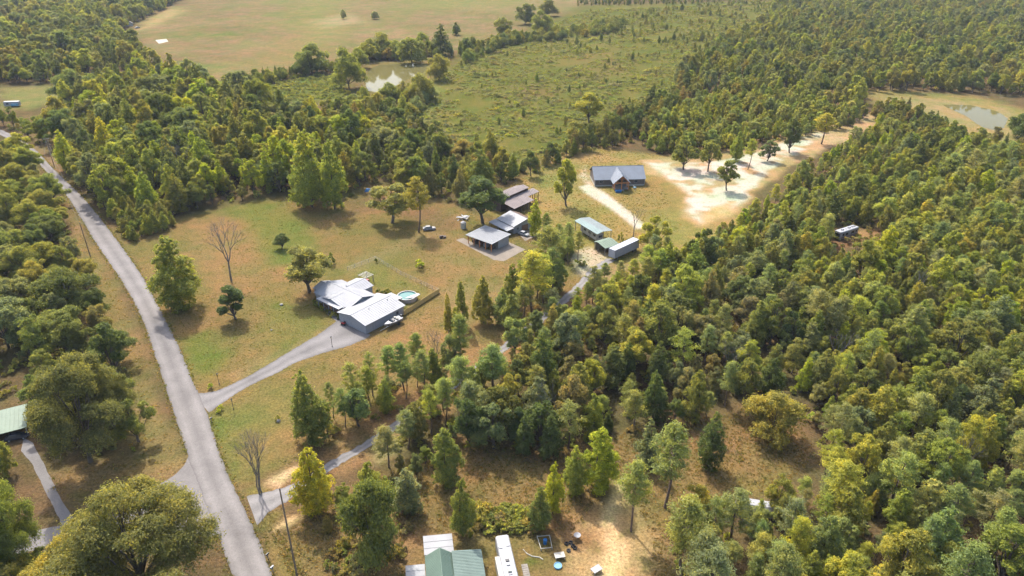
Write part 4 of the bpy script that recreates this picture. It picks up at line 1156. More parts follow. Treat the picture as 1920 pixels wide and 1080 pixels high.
def gable_roof(par, x0, x1, y0, y1, ze, zr, ax, mat, oh=0.35, rib=0.75, rp=0.5, mat2=None, name='roof'):
    mat2 = mat2 or mat
    if ax == 'X':
        ym = y0 + (y1 - y0) * rp
        s1 = (zr - ze) / (ym - y0); s2 = (zr - ze) / (y1 - ym)
        k = 0.08
        plane_roof(par, [(x0 - oh, y0 - oh, ze - oh * s1 + k), (x1 + oh, y0 - oh, ze - oh * s1 + k), (x1 + oh, ym, zr + k), (x0 - oh, ym, zr + k)], mat, name, rib=rib)
        plane_roof(par, [(x1 + oh, y1 + oh, ze - oh * s2 + k), (x0 - oh, y1 + oh, ze - oh * s2 + k), (x0 - oh, ym, zr + k), (x1 + oh, ym, zr + k)], mat2, name, rib=rib)
        part(MB().tube([(x0 - oh, ym, zr + k), (x1 + oh, ym, zr + k)], 0.09, 5), 'ridge_cap', mat, par)
    else:
        xm = x0 + (x1 - x0) * rp
        s1 = (zr - ze) / (xm - x0); s2 = (zr - ze) / (x1 - xm)
        k = 0.08
        plane_roof(par, [(x0 - oh, y1 + oh, ze - oh * s1 + k), (x0 - oh, y0 - oh, ze - oh * s1 + k), (xm, y0 - oh, zr + k), (xm, y1 + oh, zr + k)], mat, name, rib=rib)
        plane_roof(par, [(x1 + oh, y0 - oh, ze - oh * s2 + k), (x1 + oh, y1 + oh, ze - oh * s2 + k), (xm, y1 + oh, zr + k), (xm, y0 - oh, zr + k)], mat2, name, rib=rib)
        part(MB().tube([(xm, y0 - oh, zr + k), (xm, y1 + oh, zr + k)], 0.09, 5), 'ridge_cap', mat, par)

def panel(par, c, d, w, h, name='window', fmat=None, pmat=None, cross=True):
    """window or door on a wall: c = centre on the wall, d = outward axis ('x-','x+','y-','y+')"""
    fmat = fmat or WHITE; pmat = pmat or GL
    s = -1 if d[1] == '-' else 1
    def bx(mb, a0, a1, z0, z1, t0, t1):
        if d[0] == 'x': mb.box(*sorted((c[0] + s * t0, c[0] + s * t1)), c[1] + a0, c[1] + a1, c[2] + z0, c[2] + z1)
        else: mb.box(c[0] + a0, c[0] + a1, *sorted((c[1] + s * t0, c[1] + s * t1)), c[2] + z0, c[2] + z1)
        return mb
    f = 0.09
    mb = MB()
    bx(mb, -w / 2, w / 2, -h / 2, -h / 2 + f, -0.02, 0.07); bx(mb, -w / 2, w / 2, h / 2 - f, h / 2, -0.02, 0.07)
    bx(mb, -w / 2, -w / 2 + f, -h / 2 + f, h / 2 - f, -0.02, 0.065); bx(mb, w / 2 - f, w / 2, -h / 2 + f, h / 2 - f, -0.02, 0.065)
    if cross: bx(mb, -0.03, 0.03, -h / 2 + f, h / 2 - f, 0.0, 0.055)
    o = part(mb, name, fmat, par)
    part(bx(MB(), -w / 2 + f, w / 2 - f, -h / 2 + f, h / 2 - f, -0.01, 0.035), 'pane' if pmat is GL else 'leaf', pmat, o)
    return o

def garage_door(par, c, w, h, n=4):
    """sectional door facing -x"""
    o = part(MB().box(c[0] - 0.06, c[0] + 0.02, c[1] - w / 2 - 0.1, c[1] + w / 2 + 0.1, h, h + 0.12), 'garage_door', WHITE, par)
    for i in range(n):
        part(MB().box(c[0] - 0.05, c[0] + 0.02, c[1] - w / 2, c[1] + w / 2, 0.03 + i * h / n, (i + 1) * h / n - 0.03), 'door_section', SIDING, o)
    return o

def posts(par, pts, z1, r=0.09, mat=None, z0=0.0, name='post'):
    for i, (x, y) in enumerate(pts):
        zz = z1[i] if isinstance(z1, (list, tuple)) else z1
        part(MB().box(x - r, x + r, y - r, y + r, z0, zz), name, mat or GREYWOOD, par)

# ------------------------------------------------------------------ white-roofed house
h = empty('ranch_house', (-39.5, 165, 0), R(51), 'large pale house with white metal roof and double garage beside a pool', 'house')
body(h, 0, 14, 0, 11.2, 2.9, 4.05, 'X', SIDING, 'garage_wall')
gable_roof(h, 0, 14, 0, 11.2, 2.9, 4.05, 'X', WHITE_ROOF, 0.4)
garage_door(h, (0, 3.1, 0), 4.0, 2.4); garage_door(h, (0, 8.0, 0), 4.0, 2.4)
panel(h, (0, 5.6, 3.2), 'x-', 0.6, 0.4, 'gable_vent', WHITE, GREYP, False)
panel(h, (11.5, 0, 1.6), 'y-', 0.9, 1.1); panel(h, (3.0, 0, 1.2), 'y-', 1.0, 2.1, 'side_door', WHITE, SIDING, False)
body(h, 3.4, 13.0, 11.22, 26, 2.9, 4.4, 'Y', SIDING, 'main_wall')
gable_roof(h, 3.4, 13.0, 11.0, 26, 2.9, 4.4, 'Y', WHITE_ROOF, 0.45)
body(h, 2.6, 8.0, 12.6, 22.2, 2.85, 4.0, 'X', BRICK, 'front_wall')
gable_roof(h, 2.6, 8.0, 12.6, 22.2, 2.85, 4.0, 'X', WHITE_ROOF, 0.45)
part(MB().add([(2.5, 12.9, 2.9), (2.5, 21.9, 2.9), (2.5, 17.4, 3.85)], [(0, 2, 1)]).add([(2.48, 12.9, 2.9), (2.48, 21.9, 2.9), (2.48, 17.4, 3.85)], [(0, 2, 1)]), 'gable_siding', SIDING, h)
for y in (14.0, 16.2, 20.4): panel(h, (2.6, y, 1.6), 'x-', 1.3, 1.4)
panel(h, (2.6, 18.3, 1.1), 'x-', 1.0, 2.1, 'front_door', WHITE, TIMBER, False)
posts(h, [(1.2, y) for y in (12.8, 15.2, 17.4, 19.6, 22.0)], 2.75, 0.08, WHITE, name='porch_post')
part(MB().slab([(0.9, 12.4, 2.95), (2.58, 12.4, 3.02), (2.58, 22.4, 3.02), (0.9, 22.4, 2.95)][::1], 0.12), 'porch_roof', WHITE_ROOF, h)
body(h, 5.2, 11.0, 26.02, 29.2, 2.5, 3.5, 'Y', SIDING, 'side_wall')
gable_roof(h, 5.2, 11.0, 26.4, 29.2, 2.5, 3.5, 'Y', WHITE_ROOF, 0.3)
panel(h, (5.2, 27.8, 1.4), 'x-', 1.1, 1.2)
body(h, 11.5, 16.8, 16.6, 23.8, 2.7, 3.8, 'X', SIDING, 'rear_wall')
gable_roof(h, 10.2, 16.8, 16.6, 23.8, 2.7, 3.8, 'X', WHITE_ROOF, 0.35)
plane_roof(h, [(17.6, 4.2, 2.5), (17.6, 9.2, 2.5), (14.1, 9.2, 2.75), (14.1, 4.2, 2.75)], WHITE_ROOF, 'patio_roof')
posts(h, [(17.3, 4.5), (17.3, 8.9)], 2.4, 0.07, WHITE)
for x in (5.2, 12.0): part(MB().cyl((x, 4.4), 0.09, 3.6, 4.4, 8), 'vent_pipe', STEEL, h)
part(MB().cyl((10.0, 20.0), 0.1, 3.7, 4.5, 8), 'vent_pipe', STEEL, h)
hm = Matrix.Translation((-39.5, 165, 0)) @ Matrix.Rotation(R(51), 4, 'Z')
def HL(x, y, z=0): return hm @ Vector((x, y, z))

# pool
pl = empty('above_ground_pool', HL(20.9, 6.0), 0, 'round above-ground pool with teal water behind the white-roofed house', 'pool')
def ring(r0, r1, z0, z1, n=40):
    mb = MB(); V = []; Fq = []
    for k in range(n):
        a = 2 * math.pi * k / n
        for r_, z in ((r0, z0), (r1, z0), (r1, z1), (r0, z1)): V.append((math.cos(a) * r_, math.sin(a) * r_, z))
    for k in range(n):
        o = 4 * k; p = 4 * ((k + 1) % n)
        for j in range(4): Fq.append((o + j, p + j, p + (j + 1) % 4, o + (j + 1) % 4))
    return mb.add(V, Fq)
part(ring(2.78, 2.86, 0.0, 1.22), 'pool_wall', STEEL, pl)
part(ring(2.70, 2.98, 1.22, 1.28), 'pool_rim', WHITE, pl)
part(MB().cyl((0, 0), 2.77, 0.05, 1.05, 40), 'water', POOLW, pl)
for k in range(12):
    a = k * math.pi / 6
    part(MB().box(math.cos(a) * 2.93 - 0.05, math.cos(a) * 2.93 + 0.05, math.sin(a) * 2.93 - 0.05, math.sin(a) * 2.93 + 0.05, 0, 1.2), 'upright', WHITE, pl)
pc = empty('pool_cover', HL(21.6, 4.2, 1.3), R(35), 'white triangular pool cover folded over the far pool rim', 'cover')
part(MB().slab([(-2.6, 0.2, 0.10), (0.0, -1.1, 0.05), (2.2, -0.4, 0.12), (1.9, 0.5, 0.2), (0.2, 0.35, 0.28)], 0.08), 'sheet', WHITE, pc)

# boat on trailer beside the garage
bt = empty('boat', HL(4.6, -2.3, 0.75), R(51), 'white motor boat parked along the garage side wall', 'boat')
mb = MB(); secs = []
for t in np.linspace(0, 1, 9):      # stern .. bow
    w = 1.05 * (1 - max(0, (t - 0.35) / 0.65) ** 2.2) + 0.02
    secs.append((6.0 * (1 - t), w, 0.55 * t ** 3))
V = []
for x, w, rise in secs: V += [(x, -w, 0.85 + rise * 0.5), (x, -w * 0.8, 0.3 + rise * 0.8), (x, 0, 0.0 + rise), (x, w * 0.8, 0.3 + rise * 0.8), (x, w, 0.85 + rise * 0.5)]
Fq = [(i * 5 + k, i * 5 + k + 1, (i + 1) * 5 + k + 1, (i + 1) * 5 + k) for i in range(8) for k in range(4)] + [(0, 1, 2, 3, 4)]
part(mb.add(V, Fq), 'hull', WHITE, bt)
dk = MB(); V = []
for x, w, rise in secs: V += [(x, -w, 0.86 + rise * 0.5), (x, w, 0.86 + rise * 0.5)]
part(dk.add(V, [(2 * i, 2 * i + 1, 2 * i + 3, 2 * i + 2) for i in range(8)]), 'deck', WHITE, bt)
part(MB().box(2.6, 3.4, -0.6, 0.6, 0.88, 1.15), 'cockpit', BLACK, bt)
part(MB().hexa([(2.2, -0.75, 0.9), (2.35, -0.75, 0.9), (2.35, 0.75, 0.9), (2.2, 0.75, 0.9)], [(2.6, -0.6, 1.45), (2.65, -0.6, 1.45), (2.65, 0.6, 1.45), (2.6, 0.6, 1.45)]), 'windscreen', GL, bt)
for y in (-0.45, 0.45): part(MB().box(4.0, 4.6, y - 0.28, y + 0.28, 0.88, 1.35), 'seat', CREAM_P, bt)
part(MB().box(6.0, 6.45, -0.25, 0.25, 0.2, 1.35), 'outboard_motor', BLACK, bt)
tr = empty('boat_trailer', HL(4.6, -2.3, 0), R(51), 'low boat trailer with wheels under the white motor boat', 'trailer')
part(MB().tube([(-1.6, 0, 0.5), (0.4, 0, 0.55), (6, 0.5, 0.6)], 0.06).tube([(0.4, 0, 0.55), (6, -0.5, 0.6)], 0.06).tube([(4, -1, 0.5), (4, 1, 0.5)], 0.06), 'frame', STEEL, tr)
for y in (-1.05, 1.05): part(MB().tube([(4.2, y - 0.1, 0.36), (4.2, y + 0.1, 0.36)], 0.36, 16), 'wheel', TYRE, tr)

# quad bikes, lamp posts, fence
def quad(loc, rz, mat, label):
    q = empty('quad_bike', loc, rz, label, 'quad bike', 'quad bikes parked on the drive by the garage')
    part(MB().box(-0.8, 0.8, -0.28, 0.28, 0.4, 0.75).hexa([(0.5, -0.55, 0.65), (1.0, -0.5, 0.6), (1.0, 0.5, 0.6), (0.5, 0.55, 0.65)], [(0.55, -0.5, 0.85), (0.95, -0.4, 0.78), (0.95, 0.4, 0.78), (0.55, 0.5, 0.85)]).box(-1.0, -0.45, -0.52, 0.52, 0.68, 0.82), 'body', mat, q)
    part(MB().box(-0.6, 0.2, -0.18, 0.18, 0.76, 0.92), 'seat', BLACK, q)
    part(MB().tube([(0.35, -0.4, 1.1), (0.5, 0, 1.05), (0.35, 0.4, 1.1)], 0.03), 'handlebar', BLACK, q)
    for x in (-0.7, 0.7):
        for y in (-0.5, 0.5): part(MB().tube([(x, y - 0.13, 0.3), (x, y + 0.13, 0.3)], 0.3, 12), 'wheel', TYRE, q)
quad(W(647, 608), R(60), RED, 'red quad bike on the drive at the garage corner, left one of two')
quad(W(653, 603), R(55), RED, 'red quad bike beside the garage door, right one of two')
def lamp_post(px, label, hgt=2.6):
    l = empty('lamp_post', W(*px), 0, label, 'lamp post', 'black lamp posts along the driveway')
    part(MB().cyl((0, 0), 0.12, 0, 0.25, 10).cyl((0, 0), 0.06, 0.25, hgt, 10), 'post', BLACK, l)
    part(MB().cyl((0, 0), 0.14, hgt, hgt + 0.4, 6, 0.2), 'lantern', LAWN_M, l)
    part(MB().cyl((0, 0), 0.26, hgt + 0.41, hgt + 0.55, 6, 0.05), 'cap', BLACK, l)
lamp_post((411, 720), 'black lamp post above the driveway mouth'); lamp_post((438, 768), 'black lamp post below the driveway mouth'); lamp_post((623, 650), 'black lamp post beside the driveway near the garage')
def fence_line(par, pts, hgt, step=2.6, mat=None):
    rail = MB()
    for a, b in zip(pts[:-1], pts[1:]):
        n = max(1, round((b - a).length / step))
        for i in range(n + 1):
            p = a.lerp(b, i / n)
            if i < n or b is pts[-1]: part(MB().cyl((p.x, p.y), 0.05, 0, hgt + 0.05, 6), 'post', mat or STEEL, par)
        for z in (hgt, hgt * 0.66, hgt * 0.33, 0.1): rail.tube([(a.x, a.y, z), (b.x, b.y, z)], 0.028 if z == hgt else 0.012, 4)
    part(rail, 'rails', mat or STEEL, par)
cf = empty('wire_fence', (0, 0, 0), 0, 'low wire fence enclosing the back yard of the white-roofed house', 'fence')
fence_line(cf, [W(652, 507), W(704, 487), W(752, 515), W(790, 533), W(823, 548)], 1.2)
yf = empty('board_fence', (0, 0, 0), 0, 'new yellow wooden board fence running from the house to the yard corner', 'fence')
A, B = W(824, 549), HL(13.6, -0.35)
dv = (B - A); L_ = dv.length; u_ = dv / L_; nv = Vector((-u_.y, u_.x, 0))
nb = int(L_ / 0.3)
for i in range(nb):
    a = A + u_ * (i * 0.3); b = a + u_ * 0.275; zt = 1.5 + rnd.uniform(-.03, .03)
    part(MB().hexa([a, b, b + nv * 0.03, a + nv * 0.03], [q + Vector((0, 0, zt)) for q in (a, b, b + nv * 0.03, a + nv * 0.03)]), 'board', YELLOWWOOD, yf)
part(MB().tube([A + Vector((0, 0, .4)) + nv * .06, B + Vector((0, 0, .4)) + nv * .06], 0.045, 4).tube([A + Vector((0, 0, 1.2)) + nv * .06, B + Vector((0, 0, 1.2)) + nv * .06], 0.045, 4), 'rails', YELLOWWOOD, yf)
pg = empty('pergola', HL(19.2, 22.5), R(51), 'weathered garden pergola behind the rear wing of the white-roofed house', 'pergola')
posts(pg, [(0, 0), (0, 3), (3, 0), (3, 3)], 2.3, 0.08, GREYWOOD)
part(MB().box(-0.3, 3.3, -0.08, 0.08, 2.3, 2.45).box(-0.3, 3.3, 2.92, 3.08, 2.3, 2.45), 'beam', CREAM_P, pg)
for i in range(6): part(MB().box(-0.1 + i * 0.6, 0.02 + i * 0.6, -0.4, 3.4, 2.45, 2.55), 'slat', CREAM_P, pg)
part(MB().box(0.8, 2.2, 0.9, 2.1, 0.0, 0.75), 'table', RED, pg)
for i, (x, y, c) in enumerate([(18.5, 13.5, 'dark'), (19.2, 12.0, 'olive'), (18.2, 15.2, 'dark'), (20.0, 13.6, 'mid'), (1.0, 12.2, 'dark'), (0.6, 14.8, 'mid'), (0.5, 17.0, 'dark'), (0.6, 20.2, 'mid'), (0.9, 22.6, 'mid'), (1.6, 24.5, 'dark')]):
    tree_thing('bush', HL(x, y), 1.5, 0.95, tint(c), ['dark shrub in the patio bed behind the white-roofed house', 'green shrub in the bed along the front of the white-roofed house'][i > 3], 'garden shrubs at the white-roofed house')
for px, l, r_ in (((395, 729), 'round yellow-green shrub at the upper side of the driveway mouth', 0.95), ((413, 771), 'round yellow-green shrub at the lower side of the driveway mouth', 0.95), ((705, 492), 'dark little shrub in a planter at the yard fence corner', 0.7)):
    tree_thing('bush', W(*px), 1.5, r_, tint('yellow' if 'yellow' in l else 'dark'), l)

# ------------------------------------------------------------------ vehicles
def car(loc, rz, mat, label, s=1.0, group=None):
    c = empty('parked_car', loc, rz, label, 'car', group)
    V = []; S = [(-2.2, 0.78, 0.45, 0.75), (-2.05, 0.86, 0.28, 0.92), (-1.2, 0.9, 0.26, 0.96), (1.0, 0.9, 0.26, 0.92), (1.9, 0.85, 0.28, 0.80), (2.15, 0.72, 0.42, 0.66)]
    for x, w, zb, zt in S: V += [(x, -w * 0.9, zb), (x, -w, (zb + zt) / 2), (x, -w * 0.9, zt), (x, w * 0.9, zt), (x, w, (zb + zt) / 2), (x, w * 0.9, zb)]
    Fq = [(i * 6 + k, i * 6 + (k + 1) % 6, (i + 1) * 6 + (k + 1) % 6, (i + 1) * 6 + k) for i in range(5) for k in range(6)] + [(5, 4, 3, 2, 1, 0), tuple(30 + k for k in range(6))]
    part(MB().add(V, Fq), 'body', mat, c, smooth=False)
    part(MB().hexa([(-1.75, -0.76, 0.94), (1.05, -0.76, 0.9), (1.05, 0.76, 0.9), (-1.75, 0.76, 0.94)], [(-1.15, -0.62, 1.38), (0.35, -0.62, 1.38), (0.35, 0.62, 1.38), (-1.15, 0.62, 1.38)]), 'windows', GL, c)
    part(MB().hexa([(-1.2, -0.64, 1.385), (0.38, -0.64, 1.385), (0.38, 0.64, 1.385), (-1.2, 0.64, 1.385)], [(-1.05, -0.56, 1.46), (0.25, -0.56, 1.46), (0.25, 0.56, 1.46), (-1.05, 0.56, 1.46)]), 'roof', mat, c)
    for x in (-1.35, 1.35):
        for y in (-0.82, 0.82):
            w = part(MB().tube([(x, y - 0.11, 0.32), (x, y + 0.11, 0.32)], 0.32, 14), 'wheel', TYRE, c)
            part(MB().tube([(x, y - 0.115, 0.32), (x, y + 0.115, 0.32)], 0.19, 10), 'rim', STEEL, w)
    for y in (-0.55, 0.55): part(MB().box(2.06, 2.17, y - 0.16, y + 0.16, 0.56, 0.68), 'headlight', WHITE, c)
    c.scale = (s, s, s)
    return c
car(W(982, 441), R(-40), WHITE, 'small white car parked in front of the white-roofed shed')
car(W(33, 822), R(20), DARKCAR, 'dark car parked under the green carport at left edge')
car(W(805, 431), R(12), OLDCAR, 'old faded vehicle parked under the slender pine', 1.05)

def rv_box(t, x0, x1, y0, y1, z0, z1, mat, ch=0.18):
    """body with softened roof edges, long in x"""
    pr = [(y0, z0), (y1, z0), (y1, z1 - ch), (y1 - ch, z1), (y0 + ch, z1), (y0, z1 - ch)]
    V = []
    for x, k in ((x0, 0.85), (x0 + 0.2, 1), (x1 - 0.15, 1), (x1, 0.93)):
        for y, z in pr: V.append((x, (y0 + y1) / 2 + (y - (y0 + y1) / 2) * k, z if z < z1 - ch - 0.01 else z0 + (z - z0) * (0.97 if k < 1 else 1)))
    Fq = [(i * 6 + k, (i + 1) * 6 + k, (i + 1) * 6 + (k + 1) % 6, i * 6 + (k + 1) % 6) for i in range(3) for k in range(6)] + [tuple(range(6)), tuple(range(23, 17, -1))]
    return part(MB().add(V, Fq), 'body', mat, t)
def roof_units(t, y, z, xs, mats=None):
    for i, (x, w, hh, m, nm) in enumerate(xs): part(MB().hexa([(x - w, y - 0.33, z), (x + w, y - 0.33, z), (x + w, y + 0.33, z), (x - w, y + 0.33, z)], [(x - w * .8, y - 0.27, z + hh), (x + w * .8, y - 0.27, z + hh), (x + w * .8, y + 0.27, z + hh), (x - w * .8, y + 0.27, z + hh)]), nm, m, t)
def wheels(t, xs, ys, r=0.38):
    for x in xs:
        for y in ys: part(MB().tube([(x, y - 0.13, r), (x, y + 0.13, r)], r, 14), 'wheel', TYRE, t)

m = empty('motorhome', W(1574, 452), R(31), 'white motorhome with dark windows parked in a gap in the right wood', 'motorhome')
rv_box(m, 0, 9.8, 0, 2.6, 0.45, 3.25, WHITE)
part(MB().box(-0.03, 0.5, 0.22, 2.38, 1.35, 2.45), 'windscreen', GL, m)
part(MB().box(0.4, 9.6, -0.025, 0.02, 0.6, 1.25).box(0.4, 9.6, 2.58, 2.625, 0.6, 1.25), 'stripe', plain('mauve_brown_stripe', (0.19, 0.13, 0.11), 0.5), m)
for x, w in ((1.4, 0.5), (3.4, 0.6), (6.6, 0.9), (8.6, 0.5)): panel(m, (x, 0, 2.0), 'y-', w * 1.8, 0.85, fmat=BLACK, cross=False)
roof_units(m, 1.3, 3.25, [(2.2, 0.55, 0.32, GREYP, 'air_conditioner'), (5.9, 0.55, 0.32, GREYP, 'air_conditioner'), (7.7, 0.3, 0.12, BLACK, 'roof_vent'), (4.2, 0.25, 0.1, GREYP, 'roof_vent'), (8.8, 0.3, 0.12, BLACK, 'roof_vent')])
wheels(m, (1.3, 6.9), (0.2, 2.4), 0.45)

ca_ = empty('camper', W(928, 1005, 3.2) - Vector((0, 0, 3.2)), R(-79.3), 'long white camper with slide-out standing beside the green-roofed house', 'camper')
rv_box(ca_, 0, 10.2, 0.02, 2.42, 0.6, 3.2, WHITE)
part(MB().box(4.4, 9.4, -0.75, 0.04, 0.75, 3.02), 'slide_out', CREAM_P, ca_)
roof_units(ca_, 1.2, 3.2, [(7.9, 0.4, 0.3, CREAM_P, 'air_conditioner'), (5.7, 0.3, 0.14, BLACK, 'roof_vent'), (8.6, 0.18, 0.1, GREYP, 'roof_vent'), (6.7, 0.12, 0.16, GREYP, 'roof_vent')])
roof_units(ca_, 0.55, 3.2, [(2.8, 0.22, 0.1, GREYP, 'roof_vent'), (9.0, 0.2, 0.1, GREYP, 'roof_vent')]); roof_units(ca_, 1.9, 3.2, [(2.6, 0.14, 0.1, GREYP, 'roof_vent')])
for x in (2.0, 5.0, 7.6): panel(ca_, (x, 2.42, 2.1), 'y+', 1.1, 0.8, fmat=BLACK, cross=False)
wheels(ca_, (5.6, 6.5), (0.25, 2.2))
part(MB().tube([(-1.2, 1.2, 0.6), (0.1, 0.5, 0.65)], 0.06).tube([(-1.2, 1.2, 0.6), (0.1, 1.9, 0.65)], 0.06), 'tow_bar', BLACK, ca_)

wt = empty('covered_trailer', (42.2, 99.2, 0), R(-13), 'white travel trailer half hidden by pines at the right clearing', 'camper')
rv_box(wt, 0, 8.2, 0, 2.6, 0.5, 2.7, WHITE, 0.5)
roof_units(wt, 1.3, 2.7, [(4.5, 0.4, 0.25, GREYP, 'roof_vent')]); panel(wt, (2.2, 0, 1.7), 'y-', 1.0, 0.7, fmat=BLACK, cross=False)
wheels(wt, (4.6,), (0.2, 2.4), 0.36)
ft = empty('travel_trailer', W(8, 201), R(8), 'white travel trailer in the small clearing at the far left edge', 'camper')
rv_box(ft, 0, 8.5, 0, 2.6, 0.5, 3.1, WHITE); part(MB().box(4.5, 8.3, -0.9, 0.0, 0.7, 2.0), 'awning_box', LBLUE, ft); wheels(ft, (4.5,), (0.2, 2.4)); panel(ft, (2.2, 0, 1.9), 'y-', 1.4, 0.8, fmat=BLACK)

# ------------------------------------------------------------------ workshop, shed, barn
w = empty('workshop', (-6.8, 218.2, 0), R(49), 'open-fronted workshop with pale grey metal roof on a concrete pad', 'shed')
part(MB().box(3.6, 9.0, 0.3, 0.45, 0, 3.1).box(3.6, 9.0, 11.2, 11.35, 0, 3.1).box(8.85, 9.0, 0.46, 11.19, 0, 3.3), 'wall', WHITE, w)
part(MB().box(3.6, 3.75, 0.46, 11.19, 0, 3.05), 'inner_wall', GREYWOOD, w)
plane_roof(w, [(-0.5, 11.9, 3.25), (-0.5, -0.4, 3.25), (9.5, -0.4, 3.7), (9.5, 11.9, 3.7)], GREY_ROOF)
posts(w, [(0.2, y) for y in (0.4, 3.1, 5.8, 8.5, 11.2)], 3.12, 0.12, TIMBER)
for y, x, s_, mt in ((2, 2.2, 0.7, DARKWOOD), (4.6, 2.4, 0.8, GREYP), (7.2, 2.2, 0.7, BRICK), (10, 2.4, 0.8, DARKWOOD)): part(MB().box(x - s_, x + s_, y - s_, y + s_, 0.03, s_ * 1.5), 'workbench', mt, w)
s = empty('storage_shed', (-5.7, 241.5, 0), R(-52), 'gabled shed with bright white front roof slope and rusty back slope', 'shed')
body(s, 0.4, 9.8, 0.4, 10.0, 2.9, 4.4, 'X', WHITE, rp=0.62)
gable_roof(s, 0.4, 9.8, 0.4, 10.0, 2.9, 4.4, 'X', WHITE_ROOF, 0.4, rp=0.62, mat2=RUST_ROOF)
plane_roof(s, [(-0.5, -3.2, 2.2), (10.5, -3.2, 2.2), (10.5, -0.05, 2.6), (-0.5, -0.05, 2.6)], WHITE_ROOF, 'lean_to_roof')
posts(s, [(0, -3.0), (5, -3.0), (10.2, -3.0)], 2.1, 0.07, GREYWOOD)
panel(s, (9.8, 5.4, 1.15), 'x+', 2.8, 2.2, 'barn_door', DARKWOOD, plain('brown_door', (0.20, 0.11, 0.06), 0.8, vary=0.25), False)
panel(s, (9.8, 2.2, 1.6), 'x+', 0.9, 1.0)
b_ = empty('barn', (0.3, 251.8, 0), R(51), 'long mauve-roofed open barn with a raised roof strip', 'barn')
plane_roof(b_, [(-0.3, -1.0, 3.0), (12.0, -1.0, 3.0), (12.0, 5.6, 4.3), (-0.3, 5.6, 4.3)], MAUVE_ROOF, 'front_roof', rib=0.9)
plane_roof(b_, [(12.05, 2.2, 3.63), (19.6, 2.2, 3.63), (19.6, 5.6, 4.3), (12.05, 5.6, 4.3)], MAUVE_ROOF, 'side_roof', rib=0.9)
plane_roof(b_, [(-0.6, 5.4, 5.3), (17.0, 5.4, 5.3), (17.0, 8.2, 5.9), (-0.6, 8.2, 5.9)], MAUVE_ROOF, 'raised_roof', rib=0.9)
plane_roof(b_, [(17.0, 12.5, 4.4), (-0.6, 12.5, 4.4), (-0.6, 8.2, 5.9), (17.0, 8.2, 5.9)], MAUVE_ROOF, 'rear_roof', rib=0.9)
part(MB().box(-0.2, 16.6, 5.7, 5.85, 0, 5.1).box(-0.2, 16.6, 11.8, 11.95, 0, 4.3).box(-0.2, -0.05, 5.86, 11.79, 0, 4.4).box(16.45, 16.6, 5.86, 11.79, 0, 4.4), 'wall', DARKWOOD, b_)
posts(b_, [(0, -0.7), (4, -0.7), (8, -0.7), (11.7, -0.7)], 2.9, 0.1, DARKWOOD); posts(b_, [(14, 2.5), (17, 2.5), (19.2, 2.5), (19.2, 5.3)], 3.5, 0.1, DARKWOOD)
part(MB().box(0.2, 11.5, 3.2, 3.3, 0, 3.4), 'inner_partition', DARKWOOD, b_)

# ------------------------------------------------------------------ cabin
c = empty('log_cabin', (34.6, 284.2, 0), R(4), 'long brown cabin with blue-grey metal roof and orange timber porch gable', 'house')
body(c, 0.3, 21.2, 0.3, 12.7, 3.2, 6.7, 'X', LOG, 'wall', 0.62)
lg = MB()
for k in range(8): lg.tube([(0.1, 0.29, 0.78 + k * 0.31), (21.4, 0.29, 0.78 + k * 0.31)], 0.12, 6)
part(lg, 'log_courses', LOG, c)
part(MB().box(0.2, 21.3, 0.22, 12.8, 0.0, 0.61), 'foundation', CREAM_P, c)
for x in (0.15, 21.2): part(MB().box(x, x + 0.16, 0.1, 0.32, 0.62, 3.2), 'corner_trim', WHITE, c)
gable_roof(c, 0.3, 21.2, 0.3, 12.7, 3.2, 6.7, 'X', CABIN_ROOF, 0.55, rib=0.9)
panel(c, (2.8, 0.16, 2.05), 'y-', 1.5, 1.1); panel(c, (17.6, 0.16, 2.05), 'y-', 1.5, 1.1)
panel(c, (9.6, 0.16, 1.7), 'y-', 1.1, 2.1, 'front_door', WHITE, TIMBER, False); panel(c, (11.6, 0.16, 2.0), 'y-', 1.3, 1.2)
gable_roof(c, 7.1, 13.6, -5.6, 5.5, 3.5, 6.5, 'Y', CABIN_ROOF, 0.5, rib=0.9, name='porch_roof')
part(MB().box(7.3, 13.4, -5.2, 0.15, 0.4, 0.6), 'porch_deck', GREYWOOD, c)
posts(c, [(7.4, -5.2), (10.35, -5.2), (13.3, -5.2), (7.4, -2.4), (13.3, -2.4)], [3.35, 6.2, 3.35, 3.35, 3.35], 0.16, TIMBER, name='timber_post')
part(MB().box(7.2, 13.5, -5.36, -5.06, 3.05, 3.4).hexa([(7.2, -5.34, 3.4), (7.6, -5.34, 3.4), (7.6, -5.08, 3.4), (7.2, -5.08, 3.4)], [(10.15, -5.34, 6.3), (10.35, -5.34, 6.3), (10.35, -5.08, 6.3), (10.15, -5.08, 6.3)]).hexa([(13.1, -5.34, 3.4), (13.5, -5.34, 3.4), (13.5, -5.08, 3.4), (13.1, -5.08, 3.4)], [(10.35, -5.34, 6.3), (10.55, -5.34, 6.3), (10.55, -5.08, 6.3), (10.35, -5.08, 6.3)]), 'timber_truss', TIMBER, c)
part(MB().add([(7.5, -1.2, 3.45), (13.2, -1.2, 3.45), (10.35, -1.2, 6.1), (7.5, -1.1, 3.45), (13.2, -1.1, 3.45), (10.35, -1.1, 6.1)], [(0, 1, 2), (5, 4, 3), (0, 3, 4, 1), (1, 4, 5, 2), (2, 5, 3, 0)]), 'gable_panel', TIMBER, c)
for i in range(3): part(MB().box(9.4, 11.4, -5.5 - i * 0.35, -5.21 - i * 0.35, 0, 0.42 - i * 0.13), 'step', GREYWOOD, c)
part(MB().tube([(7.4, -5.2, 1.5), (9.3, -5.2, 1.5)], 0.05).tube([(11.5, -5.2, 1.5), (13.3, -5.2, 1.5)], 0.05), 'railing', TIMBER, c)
cm_ = Matrix.Translation((34.6, 284.2, 0)) @ Matrix.Rotation(R(4), 4, 'Z')
